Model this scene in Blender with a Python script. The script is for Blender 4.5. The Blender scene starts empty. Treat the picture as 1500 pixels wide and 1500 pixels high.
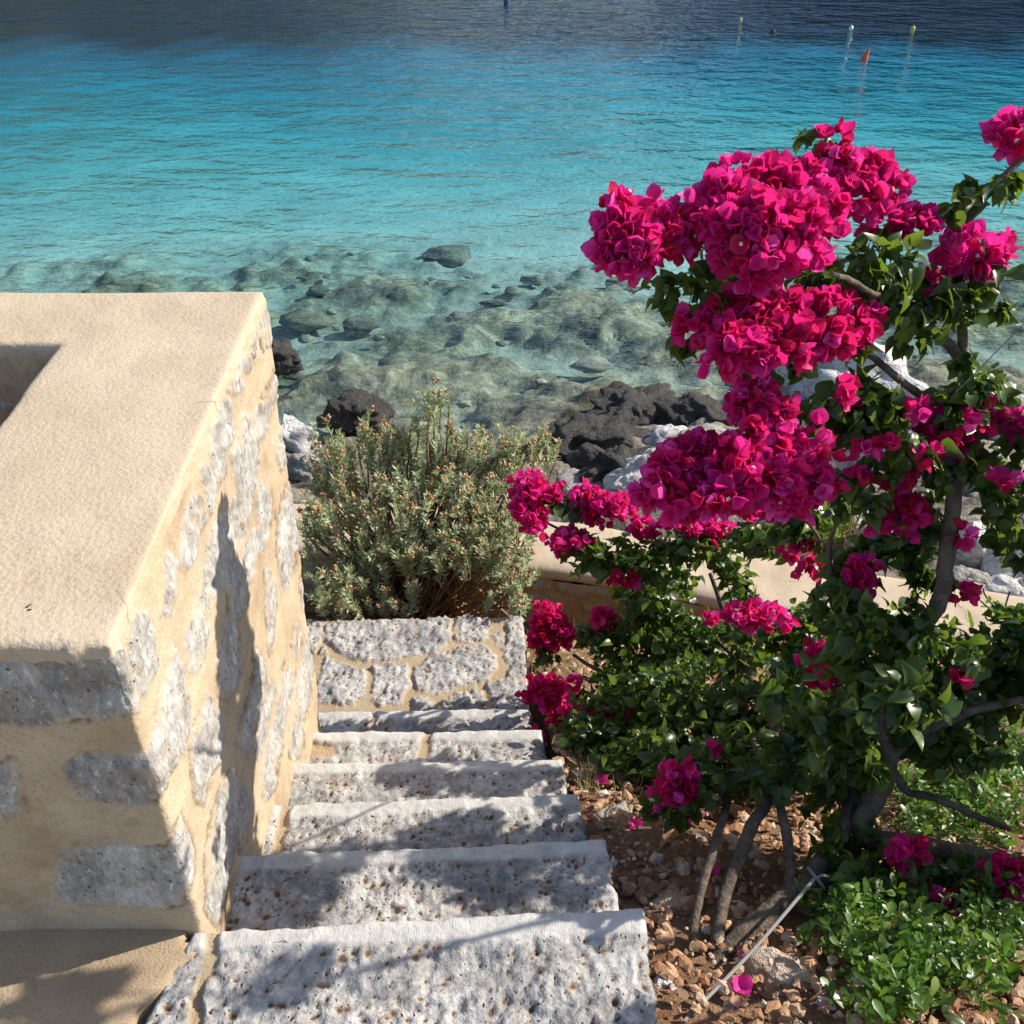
import bpy, bmesh, math, random
import numpy as np
from mathutils import Vector, noise, Matrix

random.seed(7)
rng = np.random.default_rng(11)
scn = bpy.context.scene
COL = scn.collection

# ------------------------------------------------------------------ camera
CAM = np.array([0.0, 0.0, 1.73]); PITCH = math.radians(38.0); FPX = 1400.0
cd = bpy.data.cameras.new('camera'); cam = bpy.data.objects.new('camera', cd); COL.objects.link(cam)
cam.location = CAM; cam.rotation_euler = (math.pi/2 - PITCH, 0, 0)
cd.sensor_width = 36; cd.lens = 36*FPX/1500; cd.clip_start = 0.05; cd.clip_end = 3000
scn.camera = cam
# ------------------------------------------------------------------ light
SUN_EL = math.radians(34); SUN_AZ = math.radians(17)       # azimuth measured from +X towards +Y
SUN = np.array([math.cos(SUN_EL)*math.cos(SUN_AZ), math.cos(SUN_EL)*math.sin(SUN_AZ), math.sin(SUN_EL)])
w = bpy.data.worlds.new("World"); scn.world = w; w.use_nodes = True
nt = w.node_tree
sky = nt.nodes.new('ShaderNodeTexSky'); sky.sky_type = 'NISHITA'; sky.sun_disc = False
sky.sun_elevation = SUN_EL; sky.sun_rotation = math.pi/2 - SUN_AZ; sky.air_density = 1.0; sky.dust_density = 1.1; sky.ozone_density = 1.5
nt.links.new(sky.outputs[0], nt.nodes['Background'].inputs[0]); nt.nodes['Background'].inputs[1].default_value = 0.13
sl = bpy.data.lights.new('sun', 'SUN'); sl.energy = 5.0; sl.angle = math.radians(0.5); sl.color = (1, .93, .82)
so = bpy.data.objects.new('sun', sl); COL.objects.link(so); so.location = (20, 6, 20)
so.rotation_euler = Vector(SUN).to_track_quat('Z', 'Y').to_euler()
scn.view_settings.view_transform = 'Standard'; scn.view_settings.look = 'None'
scn.view_settings.exposure = 0.62; scn.view_settings.gamma = 1
scn.cycles.transparent_max_bounces = 16; scn.cycles.max_bounces = 8
scn.cycles.use_denoising = True
scn.cycles.caustics_reflective = False; scn.cycles.caustics_refractive = False

# ------------------------------------------------------------------ projection helpers
F_ = np.array([0, math.cos(PITCH), -math.sin(PITCH)]); U_ = np.array([0, math.sin(PITCH), math.cos(PITCH)]); R_ = np.array([1., 0, 0])
def ray(px, py): return F_ + (px-750)/FPX*R_ - (py-750)/FPX*U_
def PD(px, py, d): return CAM + ray(px, py)*d                 # by depth along the optical axis
def PZ(px, py, z): r = ray(px, py); return CAM + r*((z-CAM[2])/r[2])
def proj(v):
    q = np.asarray(v) - CAM; d = q@F_
    return np.stack([750+FPX*(q@R_)/d, 750-FPX*(q@U_)/d], -1)

# ------------------------------------------------------------------ mesh helpers
def mesh_obj(name, verts, faces, mat, parent=None, smooth=True, attrs=None, origin=None):
    verts = np.asarray(verts, dtype=np.float64)
    if origin is not None: verts = verts - np.asarray(origin)
    if not isinstance(faces, list): faces = [faces]
    me = bpy.data.meshes.new(name)
    fl = [np.asarray(f) for f in faces if len(f)]
    tot = sum(len(f) for f in fl); loops = np.concatenate([f.ravel() for f in fl])
    ls = []; s = 0
    for f in fl:
        ls.append(s + np.arange(len(f))*f.shape[1]); s += f.size
    me.vertices.add(len(verts)); me.vertices.foreach_set('co', verts.astype(np.float32).ravel())
    me.loops.add(len(loops)); me.loops.foreach_set('vertex_index', loops.astype(np.int32))
    me.polygons.add(tot); me.polygons.foreach_set('loop_start', np.concatenate(ls).astype(np.int32))
    me.update(calc_edges=True); me.validate()
    me.polygons.foreach_set('use_smooth', np.full(len(me.polygons), smooth))
    for k, a in (attrs or {}).items():
        at = me.attributes.new(k, 'FLOAT', 'POINT'); at.data.foreach_set('value', np.asarray(a, dtype=np.float32))
    if mat: me.materials.append(mat)
    o = bpy.data.objects.new(name, me); COL.objects.link(o)
    if parent is not None: o.parent = parent
    return o
class MB:
    def __init__(s): s.v = []; s.f3 = []; s.f4 = []; s.a = []; s.n = 0
    def add(s, v, f, a=0.0):
        v = np.asarray(v, float); s.v.append(v); f = np.asarray(f) + s.n
        (s.f3 if f.shape[1] == 3 else s.f4).append(f); s.n += len(v)
        s.a.append(np.broadcast_to(np.asarray(a, float), (len(v),)))
    def build(s, name, mat, parent=None, smooth=True, origin=None):
        fs = []
        if s.f3: fs.append(np.concatenate(s.f3))
        if s.f4: fs.append(np.concatenate(s.f4))
        return mesh_obj(name, np.concatenate(s.v), fs, mat, parent, smooth, {'rnd': np.concatenate(s.a)}, origin)
def tag(o, label=None, cat=None, group=None, kind=None):
    if label: o['label'] = label
    if cat: o['category'] = cat
    if group: o['group'] = group
    if kind: o['kind'] = kind
    return o
def empty(name, loc, label, cat, group=None):
    o = bpy.data.objects.new(name, None); COL.objects.link(o); o.location = [float(c) for c in loc]; o.empty_display_size = .1
    return tag(o, label, cat, group)
def fbm(p, s, oct=3, seed=0.0):
    return np.array([noise.fractal((x*s+seed, y*s-seed, z*s+2*seed), 1.0, 2.0, oct) for x, y, z in p])
def sstep(a, b, x): t = np.clip((x-a)/(b-a), 0, 1); return t*t*(3-2*t)
def catmull(pts, n):
    p = np.asarray(pts, float); p = np.vstack([2*p[0]-p[1], p, 2*p[-1]-p[-2]]); out = []
    for i in range(1, len(p)-2):
        for t in np.linspace(0, 1, n, endpoint=False):
            a, b, c, d = p[i-1], p[i], p[i+1], p[i+2]
            out.append(.5*((2*b)+(c-a)*t+(2*a-5*b+4*c-d)*t*t+(3*b-a-3*c+d)*t**3))
    out.append(p[-2]); return np.array(out)
def tube(pts, rad, ns=8, knob=0.0):
    pts = np.asarray(pts, float); n = len(pts); rad = np.broadcast_to(np.asarray(rad, float), (n,))
    t = np.gradient(pts, axis=0); t /= np.linalg.norm(t, axis=1)[:, None]+1e-9
    a = np.cross(t, [0.31, .12, .94]); a /= np.linalg.norm(a, axis=1)[:, None]+1e-9; b = np.cross(t, a)
    th = np.linspace(0, 2*np.pi, ns, endpoint=False); r = rad[:, None]*np.ones(ns)
    if knob: r = r*(1+knob*rng.normal(size=r.shape))
    v = pts[:, None, :] + r[..., None]*(np.cos(th)[None, :, None]*a[:, None, :]+np.sin(th)[None, :, None]*b[:, None, :])
    i = np.arange(n-1)[:, None]*ns; j = np.arange(ns)[None]; j2 = (j+1) % ns
    q = np.stack([i+j, i+j2, i+ns+j2, i+ns+j], -1).reshape(-1, 4)
    v = v.reshape(-1, 3); v = np.vstack([v, pts[0], pts[-1]]); m = n*ns
    q2 = [(m, k, (k+1) % ns) for k in range(ns)] + [(m+1, (n-1)*ns+(k+1) % ns, (n-1)*ns+k) for k in range(ns)]
    return v, q, np.array(q2)
def add_tube(mb, pts, rad, ns=8, a=0.0, knob=0.0):
    v, q, c = tube(pts, rad, ns, knob); base = mb.n
    mb.add(v, q, a); mb.f3.append(c[:, ::-1]+base)
def ico(sub):
    bm = bmesh.new(); bmesh.ops.create_icosphere(bm, subdivisions=sub, radius=1)
    v = np.array([x.co[:] for x in bm.verts]); f = np.array([[x.index for x in fc.verts] for fc in bm.faces]); bm.free(); return v, f
ICO = {k: ico(k) for k in (1, 2, 3, 4, 5)}
def grid_faces(nu, nv):
    i = np.arange(nu-1)[:, None]*nv; j = np.arange(nv-1)[None]
    return np.stack([i+j, i+nv+j, i+nv+j+1, i+j+1], -1).reshape(-1, 4)
def poly_mask(P, polys, soft=2.0):
    """signed mask 0..1 of points P (N,2) against polygons"""
    best = np.full(len(P), -1e9); which = np.zeros(len(P), int)
    for k, pg in enumerate(polys):
        pg = np.asarray(pg, float); lo = pg.min(0)-12; hi = pg.max(0)+12
        s = np.where(np.all((P > lo) & (P < hi), axis=1))[0]
        if not len(s): continue
        Q = P[s]; ins = np.zeros(len(s), bool); dist = np.full(len(s), 1e9)
        for i in range(len(pg)):
            a, b = pg[i], pg[(i+1) % len(pg)]
            c = ((a[1] > Q[:, 1]) != (b[1] > Q[:, 1])) & (Q[:, 0] < (b[0]-a[0])*(Q[:, 1]-a[1])/(b[1]-a[1]+1e-12)+a[0]); ins ^= c
            ab = b-a; t = np.clip(((Q-a)@ab)/(ab@ab+1e-12), 0, 1); dist = np.minimum(dist, np.linalg.norm(Q-a-t[:, None]*ab, axis=1))
        sd = np.where(ins, dist, -dist); u = sd > best[s]; best[s[u]] = sd[u]; which[s[u]] = k
    return sstep(-soft, soft, best), which, best
def zoomed(polys, ox, oy, sc): return [[(ox+x/sc, oy+y/sc) for x, y in p] for p in polys]

SEA = -3.5
# ------------------------------------------------------------------ material helpers
class Mat:
    def __init__(s, name):
        s.m = bpy.data.materials.new(name); s.m.use_nodes = True; s.t = s.m.node_tree; s.p = s.t.nodes['Principled BSDF']; s.out = s.t.nodes['Material Output']
    def n(s, typ, **kw):
        o = s.t.nodes.new('ShaderNode'+typ)
        for k, v in kw.items(): setattr(o, k, v)
        return o
    def l(s, a, b): s.t.links.new(a, b)
    def pos(s): return s.n('NewGeometry').outputs['Position']
    def noise(s, scale, detail=4, rough=.6, vec=None, dist=0.0):
        o = s.n('TexNoise'); o.inputs['Scale'].default_value = scale; o.inputs['Detail'].default_value = detail
        o.inputs['Roughness'].default_value = rough; o.inputs['Distortion'].default_value = dist
        s.l(vec if vec is not None else s.pos(), o.inputs['Vector']); return o.outputs['Fac']
    def vor(s, scale, vec=None, feature='F1', out='Distance'):
        o = s.n('TexVoronoi', feature=feature); o.inputs['Scale'].default_value = scale
        s.l(vec if vec is not None else s.pos(), o.inputs['Vector']); return o.outputs[out]
    def ramp(s, fac, stops, interp='LINEAR'):
        o = s.n('ValToRGB'); r = o.color_ramp; r.interpolation = interp
        while len(r.elements) < len(stops): r.elements.new(.5)
        for e, (p, c) in zip(r.elements, stops):
            e.position = p; e.color = (*c, 1) if not isinstance(c, (int, float)) else (c, c, c, 1)
        s.l(fac, o.inputs[0]); return o.outputs[0]
    def mix(s, fac, a, b, mode='MIX'):
        o = s.n('Mix', data_type='RGBA', blend_type=mode)
        for i, x in ((0, fac), (6, a), (7, b)):
            if isinstance(x, (int, float)): o.inputs[i].default_value = x
            elif isinstance(x, tuple): o.inputs[i].default_value = (*x, 1)
            else: s.l(x, o.inputs[i])
        return o.outputs[2]
    def math(s, op, a, b=0.0, c=None):
        o = s.n('Math', operation=op)
        for i, x in enumerate((a, b, c)):
            if x is None: continue
            if isinstance(x, (int, float)): o.inputs[i].default_value = x
            else: s.l(x, o.inputs[i])
        return o.outputs[0]
    def attr(s, name): return s.n('Attribute', attribute_name=name).outputs['Fac']
    def scalev(s, sc, rot=(0, 0, 0)):
        o = s.n('Mapping'); o.inputs['Scale'].default_value = sc; o.inputs['Rotation'].default_value = rot; s.l(s.pos(), o.inputs['Vector']); return o.outputs[0]
    def bump(s, h, strength=.5, dist=.01, normal=None):
        o = s.n('Bump'); o.inputs['Strength'].default_value = strength; o.inputs['Distance'].default_value = dist; s.l(h, o.inputs['Height'])
        if normal is not None: s.l(normal, o.inputs['Normal'])
        return o.outputs[0]
    def set(s, color=None, rough=None, normal=None, spec=None):
        for k, x in (('Base Color', color), ('Roughness', rough), ('Normal', normal), ('Specular IOR Level', spec)):
            if x is None: continue
            if isinstance(x, (int, float)): s.p.inputs[k].default_value = x
            elif isinstance(x, tuple): s.p.inputs[k].default_value = (*x, 1)
            else: s.l(x, s.p.inputs[k])
        return s.m

def limestone_nodes(M, dark, light, pit_scale=30, pit_amt=1.0, pit_col=(.24, .15, .08), stretch=1.0):
    vs = M.scalev((1, 1, stretch)) if stretch != 1.0 else None
    n1 = M.noise(5, 5, .65); n2 = M.noise(38, 4, .7, vs); n3 = M.noise(150, 3, .6, vs)
    c = M.ramp(M.math('ADD', M.math('MULTIPLY', n1, .55), M.math('MULTIPLY', n2, .45)), [(.39, dark), (.59, light)])
    c = M.mix(M.ramp(n3, [(.3, 1.0), (.7, 0.0)]), c, M.mix(.5, c, dark))
    wn = M.n('TexNoise'); wn.inputs['Scale'].default_value = 14; M.l(M.pos(), wn.inputs['Vector'])
    wp = M.n('VectorMath', operation='MULTIPLY_ADD'); wp.inputs[1].default_value = (.05, .05, .05); M.l(wn.outputs['Color'], wp.inputs[0]); M.l(M.pos(), wp.inputs[2])
    v = M.n('TexVoronoi'); v.inputs['Scale'].default_value = pit_scale; M.l(wp.outputs[0], v.inputs['Vector'])
    sep = M.n('SeparateColor'); M.l(v.outputs['Color'], sep.inputs[0])
    thr = M.math('MULTIPLY', M.math('POWER', sep.outputs[0], .8), .40*pit_amt)
    pit = M.math('SUBTRACT', 1.0, M.math('SMOOTH_MIN', 1.0, M.math('DIVIDE', v.outputs['Distance'], M.math('ADD', thr, .03)), .35))
    pit = M.math('MAXIMUM', pit, 0.0)
    pc = M.ramp(pit, [(.03, 0.0), (.35, 1.0)])
    stain = M.ramp(M.noise(22, 4, .65), [(.55, 0.0), (.75, .55)])
    c = M.mix(M.math('MULTIPLY', stain, .6), c, (.50, .38, .24))
    c = M.mix(M.math('MULTIPLY', pc, .85), c, pit_col)
    h = M.math('ADD', M.math('MULTIPLY', n2, .55), M.math('ADD', M.math('MULTIPLY', n3, .18), M.math('MULTIPLY', pit, -.9)))
    return c, h
def masonry(name, dark, light, mortar_a, mortar_b, pit_scale=30, pit_amt=1.0, band=False, grain=150, bs=.9, stretch=1.0, dirt=0.0):
    M = Mat(name); st = M.attr('stone')
    c, h = limestone_nodes(M, dark, light, pit_scale, pit_amt, stretch=stretch)
    if band:
        pa = M.attr('pit'); c = M.mix(M.math('MULTIPLY', M.ramp(pa, [(.12, 0.0), (.55, .55)]), .9), c, (.42, .28, .16)); c = M.mix(M.ramp(pa, [(.42, 0.0), (.78, .92)]), c, (.10, .065, .04))
        ck = M.attr('crack'); c = M.mix(M.math('MULTIPLY', ck, .75), c, (.12, .10, .085))
    if band:
        bd = M.attr('band'); wv = M.n('TexWave', wave_type='BANDS', bands_direction='X'); wv.inputs['Scale'].default_value = 62; wv.inputs['Distortion'].default_value = 4.0; wv.inputs['Detail'].default_value = 2; wv.inputs['Detail Scale'].default_value = 3
        M.l(M.scalev((1, .35, 1), (0, 0, .12)), wv.inputs['Vector'])
        hb = M.math('ADD', M.math('MULTIPLY', M.math('MULTIPLY', wv.outputs['Fac'], M.noise(9, 3)), .03), M.math('MULTIPLY', M.noise(60, 4, .7), .4))
        cb = M.mix(M.ramp(M.noise(30, 4), [(.3, 0.0), (.7, 1.0)]), light, M.mix(.45, light, dark))
        cb = M.mix(M.ramp(wv.outputs['Fac'], [(0, .05), (.45, 0.0)]), cb, (.42, .36, .28))
        c = M.mix(bd, c, cb); h = M.mix(bd, h, hb)
    g1 = M.noise(grain, 3, .7); g2 = M.noise(7, 4)
    mc = M.mix(M.ramp(g2, [(.3, 0.0), (.7, 1.0)]), mortar_a, mortar_b)
    mc = M.mix(M.ramp(g1, [(.28, .5), (.5, 0.0)]), mc, (mortar_a[0]*.45, mortar_a[1]*.42, mortar_a[2]*.4))
    if dirt: mc = M.mix(M.ramp(M.noise(3.2, 5, .7), [(.5, 0.0), (.72, dirt)]), mc, (.24, .15, .085))
    mh = M.math('ADD', M.math('MULTIPLY', g1, .25), M.math('MULTIPLY', M.noise(30, 4, .6, M.scalev((1, 1, .5))), .5))
    if dirt:
        fk = M.noise(95, 3, .75, M.scalev((1, 1, .4))); c = M.mix(M.ramp(fk, [(.30, .85), (.44, 0.0)]), c, (.11, .11, .115)); c = M.mix(M.ramp(fk, [(.58, 0.0), (.70, .7)]), c, (.72, .71, .69))
    col = M.mix(st, mc, c)
    if dirt: col = M.mix(M.math('MULTIPLY', M.attr('seam'), .75), col, (.13, .085, .05))
    hh = M.mix(st, mh, h)
    return M.set(col, .9, M.bump(hh, bs, .012), .2)

MORT_A, MORT_B = (.42, .325, .215), (.55, .44, .31)
m_step = masonry('chiselled_limestone', (.17, .17, .175), (.555, .535, .50), (.36, .27, .17), (.42, .33, .22), 70, .55, True)
m_wall = masonry('wall_masonry', (.22, .205, .185), (.56, .54, .505), MORT_A, MORT_B, 60, .35, stretch=.3, dirt=.75)
m_low = masonry('low_wall_masonry', (.30, .28, .25), (.48, .45, .40), (.40, .28, .15), (.50, .37, .22), 40, .6)
def m_plaster():
    M = Mat('sandy_plaster'); g = M.noise(120, 2, .6); b = M.noise(4, 5, .6)
    c = M.mix(M.ramp(b, [(.3, 0.0), (.7, 1.0)]), (.44, .345, .24), (.54, .44, .325))
    c = M.mix(M.ramp(g, [(.25, .4), (.46, 0.0)]), c, (.28, .19, .12))
    c = M.mix(M.ramp(M.noise(1.7, 6, .7, None, .8), [(.52, 0.0), (.72, .35)]), c, (.34, .27, .19))
    wn = M.n('TexNoise'); wn.inputs['Scale'].default_value = 5; wn.inputs['Detail'].default_value = 5; M.l(M.pos(), wn.inputs['Vector']); wp = M.n('VectorMath', operation='MULTIPLY_ADD'); wp.inputs[1].default_value = (.16, .16, .16); M.l(wn.outputs['Color'], wp.inputs[0]); M.l(M.pos(), wp.inputs[2])
    v = M.vor(1.15, wp.outputs[0], feature='DISTANCE_TO_EDGE'); crk = M.math('MULTIPLY', M.ramp(v, [(.0012, 1.0), (.0032, 0.0)]), M.ramp(M.noise(2.3, 2), [(.46, 0.0), (.54, .8)]))
    c = M.mix(crk, c, (.16, .10, .06))
    return M.set(c, .92, M.bump(M.math('ADD', g, M.math('MULTIPLY', M.noise(30, 3), .5)), .35, .006), .15)
m_plast = m_plaster()
def m_ground():
    M = Mat('beige_concrete'); g = M.noise(200, 3, .7); b = M.noise(5, 5)
    c = M.mix(M.ramp(b, [(.3, 0.0), (.7, 1.0)]), (.34, .25, .16), (.48, .37, .25))
    c = M.mix(M.ramp(g, [(.3, .5), (.5, 0.0)]), c, (.18, .12, .07))
    return M.set(c, .95, M.bump(g, .6, .006), .15)
m_path = m_ground()
def m_soil():
    M = Mat('red_soil'); g = M.noise(60, 6, .75); b = M.noise(3, 4)
    c = M.ramp(g, [(.3, (.15, .07, .035)), (.52, (.33, .18, .10)), (.72, (.50, .33, .21))])
    c = M.mix(M.ramp(b, [(.4, 0.0), (.65, .7)]), c, M.mix(.5, c, (.36, .28, .19)))
    return M.set(c, .97, M.bump(M.math('ADD', g, M.noise(220, 3)), .9, .02), .1)
m_soilm = m_soil()
def m_pebble():
    M = Mat('soil_stone'); r = M.attr('rnd')
    c = M.ramp(r, [(0, (.26, .12, .06)), (.4, (.46, .26, .15)), (.75, (.56, .38, .25)), (.93, (.60, .50, .39)), (1, (.62, .58, .52))])
    g = M.noise(70, 4, .7); c = M.mix(M.ramp(g, [(.35, .5), (.6, 0.0)]), c, (.20, .10, .05))
    return M.set(c, .92, M.bump(g, .6, .008), .2)
m_peb = m_pebble()
def m_rock(name, a, b, cr, sc=9, rough=.85):
    M = Mat(name); g = M.noise(sc, 6, .7); f = M.noise(sc*7, 4, .7)
    wn = M.n('TexNoise'); wn.inputs['Scale'].default_value = sc*.9; wn.inputs['Detail'].default_value = 4; M.l(M.pos(), wn.inputs['Vector']); wp = M.n('VectorMath', operation='MULTIPLY_ADD'); wp.inputs[1].default_value = (.28, .28, .28); M.l(wn.outputs['Color'], wp.inputs[0]); M.l(M.pos(), wp.inputs[2])
    v = M.vor(sc*.6, wp.outputs[0], feature='DISTANCE_TO_EDGE')
    c = M.ramp(M.math('ADD', M.math('MULTIPLY', g, .6), M.math('MULTIPLY', f, .4)), [(.34, a), (.64, b)])
    c = M.mix(M.ramp(v, [(0, .4), (.05, 0.0)]), c, cr)
    return M.set(c, .85, M.bump(M.math('ADD', M.math('MULTIPLY', g, 1.0), M.math('ADD', M.math('MULTIPLY', f, .4), M.math('MULTIPLY', M.math('MINIMUM', v, .08), 3))), .9, .05), .3) if rough > .7 else M.set(c, M.ramp(g, [(.3, .35), (.7, .8)]), M.bump(M.math('ADD', g, M.math('MULTIPLY', f, .6)), 1.0, .05), .5)
m_rdark = m_rock('wet_dark_rock', (.010, .009, .008), (.06, .05, .042), (.008, .007, .006), 7, .5)
m_rwhite = m_rock('white_limestone', (.42, .40, .38), (.74, .72, .69), (.17, .14, .11), 7)
m_rgrey = m_rock('grey_limestone', (.20, .18, .16), (.46, .43, .40), (.08, .06, .05), 8)
m_rtan = m_rock('tan_stone', (.34, .21, .12), (.66, .55, .43), (.22, .11, .06), 9)
def m_bed():
    M = Mat('seabed'); k = M.attr('rock'); d = M.attr('weed'); wh = M.attr('shore')
    sand = M.ramp(M.noise(.6, 4), [(.3, (.36, .37, .32)), (.7, (.54, .53, .45))])
    g = M.noise(1.5, 7, .72, None, .6); f = M.noise(9, 5, .72)
    rock = M.ramp(M.math('ADD', M.math('MULTIPLY', g, .6), M.math('MULTIPLY', f, .4)), [(.36, (.03, .04, .045)), (.47, (.15, .14, .095)), (.56, (.28, .25, .16)), (.66, (.46, .44, .33))])
    c = M.mix(k, sand, rock)
    c = M.mix(d, c, M.ramp(M.noise(1.0, 4), [(.3, (.035, .04, .045)), (.7, (.085, .09, .085))]))
    sh = M.ramp(M.math('ADD', M.math('MULTIPLY', M.noise(5, 5, .7), .6), M.math('MULTIPLY', M.noise(30, 4), .4)), [(.34, (.05, .04, .03)), (.62, (.30, .26, .21))])
    sx = M.n('SeparateXYZ'); M.l(M.pos(), sx.inputs[0]); wet = M.ramp(M.math('ADD', M.math('SUBTRACT', sx.outputs[2], SEA), M.math('MULTIPLY', M.noise(3, 4), .35)), [(.32, 1.0), (.52, 0.0)]); sh = M.mix(M.math('MULTIPLY', wet, .85), sh, (.03, .026, .022))
    c = M.mix(wh, c, sh)
    return M.set(c, .9, M.bump(M.math('ADD', g, M.math('MULTIPLY', f, .5)), .6, .12), .15)
m_bedm = m_bed()
def m_bst():
    M = Mat('seabed_stone'); r = M.attr('rnd')
    c = M.ramp(r, [(0, (.06, .06, .05)), (.4, (.16, .145, .10)), (.8, (.26, .24, .17)), (1, (.42, .40, .33))])
    g = M.noise(9, 5, .7); c = M.mix(.55, c, M.ramp(M.noise(3, 6, .75), [(.36, (.04, .045, .04)), (.5, (.15, .135, .095)), (.64, (.40, .36, .25))])); return M.set(c, .9, M.bump(g, .6, .04), .15)
m_bstone = m_bst()
def m_water():
    M = Mat('sea_water'); t = M.t
    # ripples
    def wn(sc, scale, det, rot, ro=.55):
        return M.noise(scale, det, ro, M.scalev(sc, (0, 0, rot)), .3)
    big = wn((.4, 1, 1), 1.0, 2, .10); mid = wn((.6, 1, 1), 3.3, 3, .14); fine = wn((.7, 1, 1), 9, 2, -.1)
    h = M.math('ADD', M.math('MULTIPLY', big, 1.6), M.math('ADD', M.math('MULTIPLY', mid, .95), M.math('MULTIPLY', fine, .2)))
    nrm = M.bump(h, 1.0, .10)
    gl = M.n('BsdfGlossy'); gl.inputs['Roughness'].default_value = .04; M.l(nrm, gl.inputs['Normal'])
    tr = M.n('BsdfTransparent'); tr.inputs[0].default_value = (.97, .99, 1, 1)
    lw_ = M.n('LayerWeight'); lw_.inputs['Blend'].default_value = .5; M.l(nrm, lw_.inputs['Normal'])
    fr = M.math('ADD', .02, M.math('MULTIPLY', .98, M.math('POWER', lw_.outputs['Facing'], 5.0)))
    mx = M.n('MixShader'); M.l(fr, mx.inputs[0]); M.l(tr.outputs[0], mx.inputs[1]); M.l(gl.outputs[0], mx.inputs[2])
    M.l(mx.outputs[0], M.out.inputs['Surface'])
    va = M.n('VolumeAbsorption'); va.inputs['Color'].default_value = (.0, .765, .885, 1); va.inputs['Density'].default_value = .235
    M.l(va.outputs[0], M.out.inputs['Volume'])
    t.nodes.remove(M.p); return M.m
m_sea = m_water()
def m_leaf(name, stops, trans=.35, rough=.38, tcol=(.30, .45, .04)):
    M = Mat(name); r = M.attr('rnd'); c = M.ramp(r, stops)
    M.set(c, rough, None, .45)
    tl = M.n('BsdfTranslucent'); M.l(M.mix(.6, c, tcol), tl.inputs[0])
    mx = M.n('MixShader'); mx.inputs[0].default_value = trans
    M.l(M.p.outputs[0], mx.inputs[1]); M.l(tl.outputs[0], mx.inputs[2]); M.l(mx.outputs[0], M.out.inputs['Surface']); return M.m
m_bleaf = m_leaf('bougainvillea_leaf', [(0, (.018, .04, .012)), (.45, (.045, .09, .018)), (.75, (.10, .17, .025)), (1, (.26, .30, .05))], .36, .34)
m_bract = m_leaf('bougainvillea_bract', [(0, (.40, .006, .03)), (.25, (.58, .012, .09)), (.55, (.66, .018, .24)), (.85, (.74, .04, .40)), (1, (.80, .12, .52))], .45, .5, (1, .03, .28))
m_cover = m_leaf('ground_cover_leaf', [(0, (.03, .07, .012)), (.6, (.085, .17, .022)), (1, (.24, .31, .06))], .4, .35, (.30, .60, .03))
m_shrub = m_leaf('silver_green_leaf', [(0, (.25, .30, .14)), (.5, (.43, .48, .28)), (1, (.60, .63, .42))], .35, .55, (.50, .56, .26))
m_seed = m_leaf('brown_seed_head', [(0, (.28, .12, .05)), (.5, (.48, .24, .11)), (1, (.62, .38, .20))], .15, .8, (.5, .25, .08))
m_hay = m_leaf('dry_grass_blade', [(0, (.22, .22, .06)), (.5, (.40, .34, .16)), (1, (.55, .48, .28))], .3, .6, (.5, .45, .2))
m_white = m_leaf('white_blossom', [(0, (.70, .66, .50)), (1, (.82, .80, .70))], .2, .5, (.8, .8, .6))
m_litter = m_leaf('dry_litter_leaf', [(0, (.10, .055, .03)), (.5, (.26, .16, .09)), (.8, (.42, .30, .17)), (1, (.50, .10, .16))], .2, .7, (.4, .25, .1))
m_lime = m_leaf('lime_leaf', [(0, (.10, .15, .02)), (1, (.30, .34, .05))], .3, .5)
def m_bark(name='grey_bark', a=(.05, .038, .028), b=(.17, .135, .10)):
    M = Mat(name); n = M.noise(26, 5, .7, M.scalev((1, 1, .45))); f = M.noise(120, 3)
    c = M.ramp(n, [(.32, a), (.66, b)]); return M.set(c, .9, M.bump(M.math('ADD', n, M.math('MULTIPLY', f, .4)), .9, .012), .2)
m_brk = m_bark(); m_stem = m_bark('brown_stem', (.14, .08, .045), (.32, .21, .12))
def m_plain(name, c, rough=.5, var=.25):
    M = Mat(name); n = M.noise(40, 3); return M.set(M.mix(M.ramp(n, [(.3, 0.0), (.7, var)]), c, (c[0]*.5, c[1]*.5, c[2]*.5)), rough)
m_rope = m_plain('grey_cord', (.24, .235, .23), .8); m_org = m_plain('orange_plastic', (.62, .10, .03)); m_yel = m_plain('yellow_plastic', (.60, .45, .10)); m_wht = m_plain('white_plastic', (.75, .75, .72)); m_blk = m_plain('black_plastic', (.012, .014, .02)); m_nvy = m_plain('navy_plastic', (.02, .03, .10)); m_dry = m_plain('dry_leaf', (.06, .04, .025), .8)
def m_hill():
    M = Mat('hillside_scrub'); n = M.noise(.09, 6, .7); c = M.ramp(n, [(.35, (.03, .042, .022)), (.55, (.07, .08, .05)), (.72, (.15, .145, .115))])
    return M.set(c, .95, M.bump(M.noise(.3, 5), .8, 2.0), .1)
m_hil = m_hill()

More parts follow.
